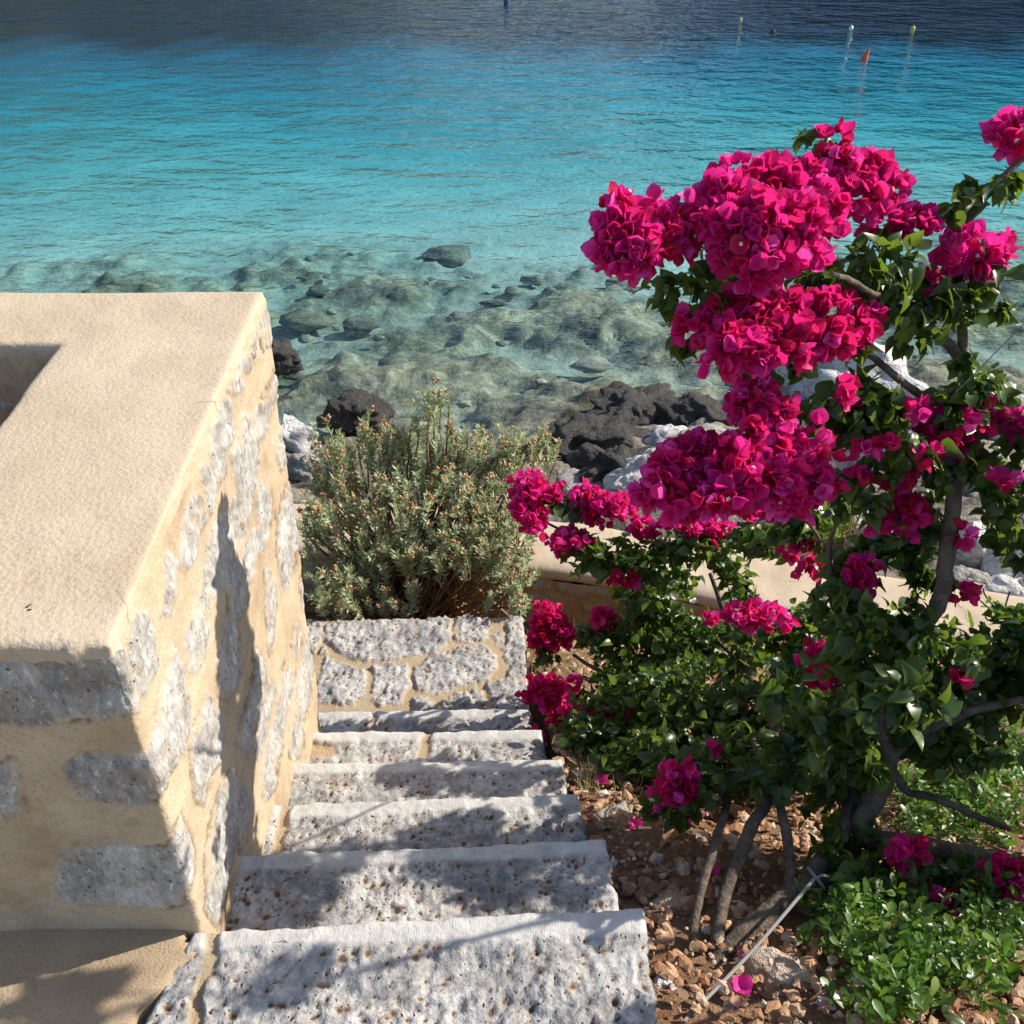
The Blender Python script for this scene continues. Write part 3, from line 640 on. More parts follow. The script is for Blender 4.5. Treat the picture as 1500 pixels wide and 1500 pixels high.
for i in range(70):
    x = rng.uniform(-3.2, 6.0); y = rng.uniform(7.6, 14.5); x += .0
    z = float(bed_base(np.array([x]), np.array([y - np.interp(x, [-3, -1, 0.6, 1.5, 3, 6], [-.6, -.55, -.1, .35, .5, .5])]))[0])
    if z > SEA-.08: continue
    s = .05 + .20*rng.random()**3
    v, f = ICO[2]; v = v*(1+.55*np.array([noise.fractal((a*1.5+i, b*1.5, c*1.5), .8, 2, 3) for a, b, c in v]))[:, None]*[s*rng.uniform(.9, 1.9), s*rng.uniform(.7, 1.2), s*rng.uniform(.3, .6)]
    top = z + .09 - s*.05
    mb.add(v + [x, y, min(top, SEA - .05 - s*.7)], f, rng.random())
tag(mb.build('seabed_stones', m_bstone), kind='stuff')
# stones lying on the red soil
GST = [(1142, 1436, 54, 46, m_rtan, .14, 'tan angular stone on the red soil right of the cord'), (1388, 1395, 40, 36, m_rwhite, .2, 'pale pointed stone among the green leaves'),
       (985, 1330, 34, 24, m_rtan, .2, 'rounded tan stone beside the leaning trunk'), (1000, 1280, 26, 16, m_rgrey, .2, 'grey green stone in the gravel near the steps'),
       (1290, 1435, 40, 26, m_rtan, .25, 'brown stone half hidden under the leaves at the bottom right'), (1210, 1470, 14, 9, m_rwhite, .2, 'small white stone near the bottom edge of the soil'),
       (968, 1312, 20, 12, m_rtan, .2, 'flat tan stone touching the second step'), (900, 1195, 30, 20, m_rgrey, .25, 'weathered stone at the foot of the third step'),
       (940, 1120, 26, 16, m_rwhite, .25, 'sunlit pale stone below the lower flower clusters'), (972, 1440, 18, 12, m_rwhite, .2, 'pale stone between the lowest step and the leaning trunk'),
       (1075, 1250, 20, 14, m_rtan, .2, 'tan stone between the two thin stems'), (1180, 1235, 22, 14, m_rtan, .2, 'tan stone in the shade right of the stems')]
for i, (px, py, hw, hp, mt, cg, lab) in enumerate(GST):
    q = soil_at(px, py); t = (q-CAM)@F_; rx = hw*t/FPX; rz = hp*t/FPX*.75
    V, f = rock_mesh((0, 0, 0), rx, rx*.7, rz, 200+i, cg, .33, 4, rng.uniform(-.6, .6))
    o = mesh_obj('stone', V, f, mt, attrs={'rnd': np.full(len(V), .7)}); o.location = q + np.array([0, 0, rz*.2]); tag(o, lab, 'stone', 'stones on the red soil')
# gravel
mb = MB()
for i in range(11000):
    x = rng.uniform(.05, 2.3); y = rng.uniform(.5, 3.1)
    xl = np.interp(y, [.5, .96, 1.22, 1.46, 1.72, 2.8], [.3, .26, .21, .17, .15, .05])
    if x < xl: continue
    if x > 1.1 and rng.random() < .6: continue
    s = .0035 + .011*rng.random()**2.0 + (.012 if rng.random() < .05 else 0)
    v, f = ICO[1]; v = v*(1+rng.normal(size=(len(v), 1))*.16)*[s*rng.uniform(.8, 1.7), s*rng.uniform(.7, 1.2), s*rng.uniform(.45, .9)]
    a = rng.uniform(0, 6.3); v = np.stack([v[:, 0]*math.cos(a)-v[:, 1]*math.sin(a), v[:, 0]*math.sin(a)+v[:, 1]*math.cos(a), v[:, 2]], -1)
    mb.add(v + [x, y, soil_z(x, y)+.012+s*.2], f, rng.random())
tag(mb.build('gravel', m_peb, smooth=False), kind='stuff')

# ------------------------------------------------------------------ leaves
def leaf_template(kind):
    if kind == 'leaf':      # ovate, folded and curling
        rows = [(0, .03), (.12, .24), (.3, .38), (.5, .37), (.72, .24), (.88, .10), (1, 0.0)]; fold = .38; curl = .5
    elif kind == 'bract':
        rows = [(0, .10), (.12, .32), (.3, .49), (.5, .53), (.7, .44), (.86, .24), (.95, .09), (1, .0)]; fold = .26; curl = -.4
    elif kind == 'narrow':
        rows = [(0, .05), (.5, .11), (1, .0)]; fold = .1; curl = .15
    elif kind == 'spoon':
        rows = [(0, .06), (.35, .16), (.7, .24), (.92, .14), (1, .0)]; fold = .2; curl = .2
    v = []
    for t, wd in rows:
        z = -curl*t*t
        v += [(-wd, t, z+fold*wd), (0, t, z), (wd, t, z+fold*wd)]
    f = []
    for i in range(len(rows)-1):
        a = 3*i; f += [(a, a+1, a+4, a+3), (a+1, a+2, a+5, a+4)]
    return np.array(v), np.array(f)
TPL = {k: leaf_template(k) for k in ('leaf', 'bract', 'narrow', 'spoon')}
def norm(a): return a/(np.linalg.norm(a, axis=-1, keepdims=True)+1e-9)
def put_leaves(mb, kind, pos, axis, up, size, rnd, wrinkle=.0):
    tv, tf = TPL[kind]; n = len(pos); axis = norm(axis); side = norm(np.cross(axis, up)); nn = np.cross(side, axis)
    k = len(tv); s = np.asarray(size).reshape(n, 1, 1)
    t = np.broadcast_to(tv, (n, k, 3)).copy()
    t[..., 0] *= rng.uniform(.8, 1.15, (n, 1)); t[..., 2] *= rng.uniform(.2, 1.7, (n, 1))
    if wrinkle: t[..., 2] += rng.normal(size=(n, k))*wrinkle
    v = pos[:, None, :] + s*(t[..., 0:1]*side[:, None, :] + t[..., 1:2]*axis[:, None, :] + t[..., 2:3]*nn[:, None, :])
    f = (np.arange(n)[:, None, None]*k + tf[None]).reshape(-1, 4)
    mb.add(v.reshape(-1, 3), f, np.repeat(rnd, k))
def sample_ell(n, shell=.45):
    d = norm(rng.normal(size=(n, 3))); r = (shell + (1-shell)*rng.random(n)**.6) * (rng.random(n)**.12); return d, r

def foliage(mb, blobs, L=.042, dens=1.0, zfac=.9):
    for px, py, rx, ry, d in blobs:
        c = PD(px, py, d); a = rx*d/FPX; b = ry*d/FPX; dz = .5*(a+b)*zfac
        n = max(24, int(dens*12*(a*b)/(L*L*.30)))
        nc = max(3, n//11)                                  # leaves sit in sprigs, so gaps stay between them
        dd, rr = sample_ell(nc, .35); cl = dd*rr[:, None]
        k = rng.integers(0, nc, n); q = cl[k] + rng.normal(size=(n, 3))*.17
        w3 = c + q[:, :1]*a*R_ + q[:, 1:2]*b*U_ - q[:, 2:3]*dz*F_
        out = norm(dd[k][:, :1]*R_ + dd[k][:, 1:2]*U_ - dd[k][:, 2:3]*F_)
        ax = out*.5 + rng.normal(size=(n, 3))*.6 + np.array([0, 0, -.45])
        up = np.array([.25, -.15, .8]) + rng.normal(size=(n, 3))*.55
        put_leaves(mb, 'leaf', w3, ax, up, L*rng.uniform(.55, 1.2, n), np.clip(rng.beta(2, 3, n), 0, 1), .03)
def flowers(px, py, rx, ry, d, parent, org, red=.0, dens=1.0, L=.030, white=.03, zf=.75):
    c = PD(px, py, d); a = rx*d/FPX; b = ry*d/FPX; sh = .12*L; a = max(a-sh, .55*a); b = max(b-sh, .55*b); dz = .5*(a+b)*zf; mb = MB()
    nfl = max(5, int(dens*16*a*b/(L*L*.8)))
    nl = 1 if max(a, b) < L*3.2 else 6
    lob = rng.normal(size=(nl, 3))*[.34, .30, .30] if nl > 1 else np.zeros((1, 3)); lr = rng.uniform(.42, .72, nl) if nl > 1 else np.ones(1)
    which = rng.choice(nl, nfl, p=lr**2/(lr**2).sum())
    dd, rr = sample_ell(nfl, .5)
    lump = np.array([noise.noise((x*1.7+px, y*1.7+py, z*1.7)) for x, y, z in dd]); q = dd*(np.minimum(rr, 1)*(.9+.5*lump)*np.where(rng.random(nfl) < .14, rng.uniform(1.1, 1.55, nfl), 1))[:, None]; q = lob[which]*1.15 + q*lr[which][:, None]*1.05; w3 = c + q[:, :1]*a*R_ + q[:, 1:2]*b*U_ - q[:, 2:3]*dz*F_
    face = norm(dd[:, :1]*R_ + dd[:, 1:2]*U_ - dd[:, 2:3]*F_ + np.array([.1, -.25, .35]) + rng.normal(size=(nfl, 3))*.35)
    ref = norm(rng.normal(size=(nfl, 3))); e1 = norm(np.cross(face, ref)); e2 = np.cross(face, e1)
    tone = np.clip(rng.normal(.62-.5*red, .26, nfl), 0, 1)
    for k in range(3):
        th = 2*np.pi*k/3 + rng.normal(size=nfl)*.15; rad = np.cos(th)[:, None]*e1 + np.sin(th)[:, None]*e2
        op = rng.uniform(.5, 1.1, nfl)[:, None]; ax = face*np.cos(op) + rad*np.sin(op)
        put_leaves(mb, 'bract', w3, ax, face*np.sin(op)-rad*np.cos(op)+rng.normal(size=(nfl, 3))*.1, L*rng.uniform(.75, 1.2, nfl), np.clip(tone+rng.normal(size=nfl)*.08, 0, 1), .03)
    cl = mb.build('flower_cluster', m_bract, parent, True, org)
    w = np.where((rng.random(nfl) < white) & (face@(-F_) > .35))[0]
    if len(w):
        m2 = MB()
        for i in w:
            base = w3[i] + face[i]*L*.75; ang = np.linspace(0, 2*np.pi, 11)[:-1]; rr_ = np.where(np.arange(10) % 2 == 0, .0052, .0024)
            v = np.vstack([base - face[i]*.002, base + (np.cos(ang)*rr_)[:, None]*e1[i] + (np.sin(ang)*rr_)[:, None]*e2[i]])
            m2.add(v, np.array([(0, 1+j, 1+(j+1) % 10) for j in range(10)]), rng.random())
            for u in (-.35, .35):
                pass
        ob = m2.build('white_blossom', m_white, cl, True, org); ob['kind'] = 'stuff'
    return c
def px_path(pts, n=10):
    P = np.array([PD(x, y, d) for x, y, d, r in pts]); rr = np.array([r*d/FPX for x, y, d, r in pts])
    q = catmull(np.hstack([P, rr[:, None]]), n); q[:, :3] += .006*np.stack([fbm(q[:, :3], 9, 2, s) for s in (0, 5, 9)], -1); return q[:, :3], q[:, 3]

# ---- left bougainvillea: leaning trunk by the steps, low clusters over the landing
base1 = PD(1000, 1510, 1.86)
b1 = empty('bougainvillea', base1, 'bougainvillea with leaning grey trunk rising from red soil beside the steps', 'shrub', 'bougainvilleas right of the steps')
TR1 = px_path([(985, 1540, 1.84, 21), (1008, 1485, 1.87, 19), (1060, 1400, 1.93, 17), (1120, 1342, 1.99, 16), (1180, 1288, 2.06, 14), (1235, 1215, 2.15, 12), (1250, 1120, 2.3, 9), (1230, 1000, 2.4, 7)])
mb = MB(); add_tube(mb, *TR1, 12, 0, .05); mb.build('trunk', m_brk, b1, True, base1)
BR1 = [[(1042, 1425, 1.91, 11), (1062, 1310, 2.02, 10), (1095, 1222, 2.12, 10), (1130, 1160, 2.22, 8), (1140, 1080, 2.6, 8), (1090, 970, 3.15, 5), (1040, 840, 3.1, 3)],
       [(1012, 1475, 1.88, 8), (1018, 1345, 1.98, 7), (1045, 1240, 2.08, 6.5), (1062, 1170, 2.3, 6), (1010, 1090, 2.85, 5), (930, 1020, 3.2, 4), (840, 960, 3.42, 2.5)],
       [(1155, 1318, 2.03, 9), (1156, 1250, 2.08, 8), (1146, 1190, 2.14, 7), (1128, 1140, 2.25, 6), (1100, 1080, 2.6, 5)],
       [(1095, 975, 3.2, 3.5), (990, 885, 3.36, 3), (900, 815, 3.1, 2.5), (800, 765, 3.05, 2)],
       [(1140, 1080, 2.6, 6), (1185, 930, 2.85, 5), (1200, 800, 2.5, 3), (1140, 735, 2.1, 2.5), (1075, 705, 1.93, 2)]]
for b in BR1:
    mb = MB(); add_tube(mb, *px_path(b), 8, 0, .05); mb.build('branch', m_brk, b1, True, base1)
LB1 = [(840,732,42,22,3.05),(852,802,42,28,3.05),(930,815,75,38,3.05),(1030,805,60,26,3.0),(1120,785,60,28,2.7),(1185,770,50,34,2.5),
       (1075,855,28,42,3.0),(960,865,60,46,3.35),(960,940,86,62,3.35),(1060,950,90,52,3.2),(1000,1020,110,56,3.0),(1100,1040,90,56,2.85),(895,1010,56,40,3.25),
       (880,1075,66,34,2.98),(965,1100,80,46,2.8),(1180,935,60,60,2.85),(1190,1020,70,54,2.7),(1140,1110,70,46,2.6),(1000,1175,48,34,2.25),(790,1092,24,12,3.15),(1070,1110,60,40,2.65),(1060,1118,60,36,2.3),(1140,1125,54,46,2.18),(1040,1165,36,24,2.2),(1000,1120,50,34,2.4),(800,960,24,14,3.4),(870,930,30,20,3.4)]
mb = MB(); foliage(mb, LB1, .037, 1.0); mb.build('foliage', m_bleaf, b1, True, base1)
FL1 = [(762,740,38,40,3.02,0),(890,737,44,30,3.02,0),(822,792,42,18,3.02,0.15),(945,773,28,14,3.02,0.2),(1030,778,42,24,3.02,0.15),(1142,745,34,16,2.5,0.4),(1110,905,46,20,2.55,0),
       (803,920,38,42,3.4,0.6),(886,908,20,16,3.4,0.3),(800,1015,32,24,3.2,0.45),(830,1058,30,24,3.2,0.2),(780,1085,22,14,3.2,0.5),(902,1040,17,10,3.2,0.3),(992,1150,32,30,2.2,0.35),
       (1200,975,30,34,2.35,0.4),(1265,838,20,24,2.1,0.3),(810,725,10,14,3.02,0.3),(1190,830,14,12,2.3,0.5),
       (1085,748,18,12,2.9,0.5),(870,762,12,8,3.02,0.3),(925,850,12,10,3,0.7),(1040,905,10,8,2.8,0.5),(900,845,10,8,3,0.7),(985,760,16,10,2.98,0.3),(1100,745,14,12,2.7,0.5),(1180,800,12,10,2.5,0.5),(840,1000,10,8,3.15,0.5),(880,905,10,12,3.1,0.2),(1160,720,20,10,2.5,0.4),(1045,1100,8,7,2.3,0.4)]
for px, py, rx, ry, d, rd in FL1: flowers(px, py, rx, ry, d, b1, base1, rd, 1.0, .0235)
# ---- right bougainvillea: thick trunk from the right, tall stem and the big flower heads over the sea
base2 = PD(1560, 1310, 2.2); base2[2] = soil_z(base2[0], base2[1])
b2 = empty('bougainvillea', base2, 'taller bougainvillea with thick bent trunk and large magenta heads against the sea', 'shrub', 'bougainvilleas right of the steps')
PTS2 = [(1790,1500,2.05,24), (1720,1380,2.15,23), (1650,1312,2.2,21), (1600,1300,2.2,20), (1500,1272,2.18,19), (1440,1262,2.16,18), (1350,1240,2.15,17), (1275,1228,2.15,16), (1266,1200,2.15,15), (1292,1150,2.15,15), (1300,1110,2.12,14), (1283,1040,2.1,13), (1300,960,2.08,12),
        (1365,900,2.05,12), (1384,850,2.039,12), (1388,790,2.025,12), (1396,720,2.006,11), (1402,650,1.985,10), (1412,560,1.959,9), (1398,512,1.937,8), (1352,478,1.908,7), (1300,440,1.879,5), (1220, 400, 1.5, 4)]
mb = MB(); add_tube(mb, *px_path(PTS2), 12, 0, .05); mb.build('trunk', m_brk, b2, True, base2)
BR2 = [[(1385,600,1.977,6), (1340,572,1.941,6), (1275,520,1.886,5), (1200,470,1.85,4)], [(1412,570,1.959,8), (1408,480,1.93,7), (1398,400,1.908,7), (1420,320,1.886,6), (1480,250,1.879,5), (1560,170,1.868,4)],
       [(1302,1120,2.12,8), (1330,1160,2.15,6), (1372,1170,2.1,6), (1415,1188,2.08,5), (1480,1216,2.05,4)], [(1400,670,1.988,6), (1320,640,1.959,5), (1220,650,1.923,4), (1080,690,1.868,3)],
       [(1396,720,2.006,6), (1460,660,1.995,5), (1520,620,1.995,4)], [(1395,410,1.908,5), (1420,390,1.894,4), (1450,370,1.886,3)], [(1290,1020,2.1,8), (1240,930,2.15,6), (1215,820,2.15,4), (1235,740,2.1,3)],
       [(1300,1110,2.12,10), (1350,1070,2.1,8), (1430,1040,2.05,7), (1520, 1020, 2.0, 6)],
       [(1650,1312,2.2,12), (1760,1180,2.1,9), (1860,1050,2.0,6), (1930,960,1.95,3)], [(1720,1380,2.15,10), (1820,1320,2.0,7), (1920,1250,1.9,3)],  # from here on: unseen stems added to carry the shade-casting leaf blobs
       [(1760,1180,2.1,8), (1700,1120,1.75,6), (1640,1090,1.5,4), (1620,1040,1.48,2)], [(1860,1050,2.0,7), (1800,800,1.7,6), (1720,560,1.45,4), (1690,330,1.38,2)], [(1760,660,1.55,5), (1690,640,1.48,3), (1630,610,1.44,2)]]
for b in BR2:
    mb = MB(); add_tube(mb, *px_path(b), 8, 0, .05); mb.build('branch', m_brk, b2, True, base2)
LB2 = [(1000,420,66,32,1.85),(1090,425,50,30,1.857),(1265,400,70,56,1.868),(1325,435,60,42,1.879),(1395,425,44,44,1.894),(1200,400,40,30,1.85),(1340,490,36,26,1.886),(1010,490,26,26,1.8),(1120,530,80,18,1.85),(1215,520,50,22,1.85),
       (1400,300,28,20,1.886),(1440,272,32,22,1.886),(1482,240,26,34,1.879),(1202,212,30,24,1.857),(1412,570,50,44,1.952),(1395,610,40,30,1.959),(1440,400,34,36,1.894),(1450,450,22,22,1.894),
       (1230,590,80,36,1.93),(1285,640,86,46,1.959),(1350,670,76,36,1.995),(1392,690,34,34,1.995),(1265,720,44,44,2.032),(1325,770,56,60,2.1),(1255,820,50,54,2.15),(1350,840,40,50,2.1),
       (1300,955,110,74,2.2),(1425,975,96,70,2.1),(1300,1055,100,62,2.2),(1425,1075,90,60,2.1),(1490,950,50,60,2.1),(1475,690,34,100,2.032),(1490,800,26,40,2.032),(1490,610,36,40,1.995),(1230,1160,44,64,2.25),(1240,1260,60,40,2.1),
       (1300,1270,60,34,2.032),(1400,1300,60,40,2.014),(1290,1000,60,56,2.021),(1330,925,50,40,2.014),(1240,900,50,56,2.039),(1210,1090,46,46,2.07),(1270,1110,34,40,2.039),(1250,560,40,20,1.923),(1300,600,50,24,1.941),(1330,1015,56,46,1.74),(1160,1000,40,36,1.95),(1900,980,150,130,1.97),(1900,1260,150,110,1.9),(1640,1100,50,70,1.5),(1690,340,100,70,1.38),(1640,620,40,60,1.45),(1580,980,70,120,2),(1580,700,60,140,1.9),(1600,450,70,110,1.7)]  # rightmost blobs lie out of view, added to cast shade on soil and steps
mb = MB(); foliage(mb, LB2, .039, 1.0); mb.build('foliage', m_bleaf, b2, True, base2)
FL2 = [(1218,212,22,18,1.857,0.8),(1425,376,58,34,1.886,0),(1488,200,42,32,1.868,0),(1390,630,56,34,1.977,0.2),(1455,600,18,14,1.977,0),(1310,690,30,26,2.014,0.5),
       (1325,750,26,30,2.05,0.4),(1408,785,10,14,2.014,0.2),(1412,870,14,12,2.032,0.5),(1325,1248,24,18,2.014,0.2),(1482,1288,32,30,1.977,0.3),(1386,1328,18,26,1.995,0.3),
       (1390,1490,42,18,1.959,0.5),(1245,600,14,14,1.915,0.6),(1490,620,18,18,1.977,0.2),(1240,572,12,12,1.65,0.7),(905,318,36,34,1.77,0.1),(935,360,42,42,1.76,0),
       (968,330,40,34,1.78,0.1),(995,345,26,38,1.8,0.2),(898,362,28,38,1.77,0),(925,393,24,18,1.76,0.15),(1058,290,44,38,1.79,0),(1110,264,50,28,1.82,0.05),
       (1162,270,44,30,1.83,0),(1058,335,44,42,1.76,0.1),(1112,328,56,48,1.74,0),(1165,325,50,44,1.76,0.05),(1205,308,34,40,1.8,0.1),(1122,383,44,28,1.73,0.1),
       (1170,368,34,24,1.75,0),(1068,382,24,17,1.76,0.2),(1098,408,20,13,1.74,0.4),(1228,248,36,28,1.85,0.2),(1270,255,36,28,1.87,0.1),(1302,275,24,28,1.88,0.3),
       (1252,288,40,24,1.85,0.1),(1180,258,26,22,1.84,0.1),(1302,326,24,20,1.87,0.1),(1338,326,32,24,1.88,0),(1012,482,22,28,1.78,0.4),(1050,470,22,24,1.79,0.3),
       (1072,505,36,34,1.75,0.05),(1110,470,44,30,1.78,0.2),(1152,455,40,26,1.8,0.3),(1112,515,36,27,1.74,0.05),(1160,500,40,34,1.76,0.25),(1212,455,40,26,1.81,0.2),
       (1210,500,40,28,1.78,0.15),(1252,480,26,24,1.82,0.1),(1272,464,14,12,1.83,0.5),(1050,532,18,12,1.74,0.1),(1096,432,22,12,1.8,0.7),(1085,588,25,27,1.85,0.05),
       (1115,590,30,30,1.84,0.1),(1146,606,20,20,1.85,0.1),(1104,632,24,24,1.83,0.1),(955,715,24,28,1.86,0),(985,692,40,38,1.84,0.05),(1000,735,40,22,1.82,0.1),
       (1035,670,44,34,1.85,0.1),(1080,690,50,46,1.82,0.15),(1060,730,40,26,1.8,0.1),(1120,662,44,38,1.85,0.15),(1130,708,44,38,1.82,0.2),(1180,670,38,38,1.87,0.2),
       (1197,700,26,26,1.87,0.25),(1160,725,26,22,1.84,0.2),
       (1300,652,12,10,1.85,0.5),(1332,742,12,12,2.02,0.5),(1288,768,10,12,2.05,0.4),(1160,802,14,10,2.6,0.5),(1240,572,14,10,2,0.8),(1255,700,12,10,1.98,0.4),(1345,600,16,10,1.9,0.2),(1418,622,12,10,1.85,0.1),(1232,604,12,12,1.95,0.7),(1225,880,10,8,2.3,0.5),(1180,745,18,12,2,0.5),(1360,668,16,10,1.9,0.5),(1215,990,12,14,2.2,0.4),(1375,435,12,8,1.88,0.3),(1190,245,10,8,1.86,0.8),(1405,1000,8,6,2,0.6),(1270,665,16,8,1.88,0.3),(1468,700,10,8,1.9,0.5)]
for px, py, rx, ry, d, rd in FL2: flowers(px, py, rx, ry, d, b2, base2, rd, 1.0, .0275)

# ------------------------------------------------------------------ ground cover, grass, weeds
def soil_pt(px, py): return soil_at(px, py)
mb = MB()
for px, py, rx, ry, n in [(1380,1120,120,60,70),(1440,1200,90,50,60),(1350,1190,70,50,40),(1250,1360,70,60,55),(1330,1420,70,60,45),(1420,1400,90,70,50),(1250,1090,60,40,30),(1290,1480,60,40,24),(1450,1330,60,40,30),(1480,1120,60,60,30)]:
    for i in range(int(n*2.1)):
        g = soil_pt(px + rng.normal()*rx*.5, py + rng.normal()*ry*.5); hgt = rng.uniform(.01, .12); m = rng.integers(6, 12)
        th = rng.uniform(0, 6.28, m); el = rng.uniform(.1, 1.2, m); ax = np.stack([np.cos(th)*np.cos(el), np.sin(th)*np.cos(el), np.sin(el)], -1)
        put_leaves(mb, 'spoon', g + np.array([0, 0, hgt]) + rng.normal(size=(m, 3))*.012, ax, np.tile([0, 0, 1.], (m, 1))+rng.normal(size=(m, 3))*.25, rng.uniform(.012, .026, m)*rng.choice([.7, 1, 1.35]), np.clip(rng.normal(.42, .28)+rng.normal(0, .15, m), 0, 1))
tag(mb.build('ground_cover', m_cover), kind='stuff')
mb = MB()
for px, py, rx, ry, n, hl in [(830,980,60,30,90,.16),(800,930,30,20,40,.14),(900,1140,40,40,50,.07),(905,1210,30,30,30,.06),(1000,1250,30,30,20,.05),(860,1150,20,20,30,.08),(780,870,40,12,40,.14),(850,890,50,15,40,.12)]:
    for i in range(int(n*2.1)):
        g = soil_pt(px + rng.normal()*rx*.5, py + rng.normal()*ry*.5); ln = hl*rng.uniform(.4, 1.2); a = rng.uniform(0, 6.28); lean = rng.uniform(.1, .8)
        pts = np.array([g + np.array([math.cos(a)*lean*ln*t*t, math.sin(a)*lean*ln*t*t, ln*t*(1-.25*t*lean)]) for t in np.linspace(0, 1, 6)])
        wv = np.array([math.sin(a), -math.cos(a), 0])*.0014; w_ = (1-np.linspace(0, 1, 6)**2)[:, None]
        v = np.vstack([pts-wv*w_, pts+wv*w_]); mb.add(v, np.array([(j, j+1, j+7, j+6) for j in range(5)]), rng.random())
tag(mb.build('dry_grass', m_hay), kind='stuff')
mb = MB(); nl = 420; x = rng.uniform(.2, 1.9, nl); y = rng.uniform(.6, 2.7, nl); th = rng.uniform(0, 6.28, nl)
ps = np.stack([x, y, soil_z(x, y) + .02], -1); ax = np.stack([np.cos(th), np.sin(th), rng.uniform(-.1, .4, nl)], -1)
put_leaves(mb, 'leaf', ps, ax, np.tile([0, 0, 1.], (nl, 1)) + rng.normal(size=(nl, 3))*.3, rng.uniform(.015, .034, nl), rng.random(nl), .05)
tag(mb.build('leaf_litter', m_litter), kind='stuff')

# ------------------------------------------------------------------ silver shrub behind the landing
def shrub(name, label, blobs, basepx, L, shoots, mleaf, mstem, seeds, nleaf=46, bpz=-1.5, by=3.25):
    r0 = ray(*basepx); base = CAM + r0*(by/r0[1]); base[2] = bpz
    root = empty(name, base, label, 'shrub')
    tips = []; areas = np.array([b[2]*b[3] for b in blobs], float); areas /= areas.sum()
    for b, ar in zip(blobs, areas):
        for i in range(max(2, int(shoots*ar))):
            c = PD(b[0], b[1], b[4]); d = norm(rng.normal(size=3)); rr = rng.random()**.33
            tips.append(c + (d[0]*b[2]*R_ + d[1]*b[3]*U_ - d[2]*b[3]*.9*F_)*rr*b[4]/FPX)
    tips = np.array(tips); lm = MB(); sm = MB(); sd = MB()
    for t in tips:
        dirv = norm(norm(t-base)*.7 + np.array([0, 0, .7]) + rng.normal(size=3)*.25); ln = rng.uniform(.05, .12)*L/.022
        s0 = t - dirv*ln; k = nleaf; u = rng.random(k)**.8; ph = rng.uniform(0, 6.28, k)
        e1 = norm(np.cross(dirv, [.3, .5, .8])); e2 = np.cross(dirv, e1); rad = np.cos(ph)[:, None]*e1 + np.sin(ph)[:, None]*e2
        ax = rad*.8 + dirv*(.5+.5*u[:, None]) + rng.normal(size=(k, 3))*.15
        put_leaves(lm, 'narrow', s0 + dirv*(ln*u)[:, None], ax, np.tile(dirv, (k, 1))+rng.normal(size=(k, 3))*.3, L*rng.uniform(.6, 1.2, k), np.clip(rng.normal(.5, .2, k)+rng.normal()*.12, 0, 1))
        if rng.random() < .5:
            mid = base + (s0-base)*.55 + rng.normal(size=3)*.06; mid[2] -= .04; bb = base + rng.normal(size=3)*[.16, .06, 0]
            pth = catmull([bb, mid, s0, t], 5); add_tube(sm, pth, np.linspace(.0085, .0014, len(pth)), 5, rng.random())
        if seeds and rng.random() < seeds:
            for j in range(rng.integers(3, 8)):
                v, f = ICO[1]; s = rng.uniform(.004, .0085); sd.add(v*s*rng.uniform(.6, 1.3, 3) + t + dirv*rng.uniform(0, .02) + rng.normal(size=3)*.009, f, rng.random())
    lm.build('foliage', mleaf, root, True, base)
    st = sm.build('branches', mstem, root, True, base)
    if seeds: sd.build('seed_heads', m_seed, root, True, base)
    return root
SB = [(640,588,34,36,4.17),(600,660,110,45,4.22),(700,655,85,40,4.22),(500,690,60,55,4.22),(478,640,22,34,4.32),(770,660,45,45,4.22),(620,740,130,60,4.07),(520,780,75,60,4.07),(720,730,70,50,4.12),(760,800,40,55,4.02),(700,800,60,50,4.02),(600,810,80,26,3.97),(490,860,50,36,3.92),(750,860,34,34,3.92),(570,870,70,22,4.0),(460,770,24,60,4.12),(560,640,50,40,4.27),(800,640,20,30,4.27)]
shrub('coastal_shrub', 'bushy silver green shrub with orange brown seed heads behind the landing', SB, (610, 905), 0.034, 580, m_shrub, m_stem, .55, 54)
shrub('lime_shrub', 'small lime green bush among the white rocks behind the wall', [(1238,735,36,36,5.6),(1215,760,26,20,5.5)], (1235, 790), .03, 60, m_lime, m_stem, 0, 40, -2.5, 4.6)
# ------------------------------------------------------------------ cord, wire, twig, fallen bracts
mb = MB(); q = np.array([PD(*a) for a in [(930, 1570, 1.62), (1000, 1498, 1.72), (1100, 1395, 1.85), (1182, 1300, 1.97), (1192, 1288, 1.985)]]); add_tube(mb, catmull(q, 12), .0038, 8)
c0 = PD(1196, 1287, 2.04); th = np.linspace(0, 2*np.pi, 25); e1 = norm(PD(1230, 1330, 2.06)-c0); e2 = F_
add_tube(mb, c0 + .028*(np.cos(th)[:, None]*e1 + np.sin(th)[:, None]*e2), .0036, 6); add_tube(mb, np.array([PD(1192, 1288, 1.985), PD(1205, 1282, 1.98), PD(1214, 1284, 1.99)]), .003, 6)
tag(mb.build('cord', m_rope), 'taut grey cord tied round the leaning trunk', 'cord')
mb = MB(); add_tube(mb, np.array([PD(1400, 575, 1.8), PD(1440, 535, 1.78), PD(1500, 474, 1.75), PD(1580, 392, 1.7)]), .0011, 5)
tag(mb.build('wire', m_rope), 'thin wire stretched from the upright stem across the sea', 'wire')
mb = MB()
for pth in [[(1500, 940, 4.0), (1470, 905, 4.0), (1445, 875, 4.0), (1440, 862, 4.0)], [(1470, 905, 4.0), (1475, 880, 4.0), (1480, 866, 4.0)], [(1455, 888, 4.0), (1448, 890, 4.0), (1436, 880, 4.0)]]:
    add_tube(mb, catmull([PD(*a) for a in pth], 5), .004, 5)
tag(mb.build('dead_twig', m_brk), 'bare forked dead twig in front of the coping at the right edge', 'twig')
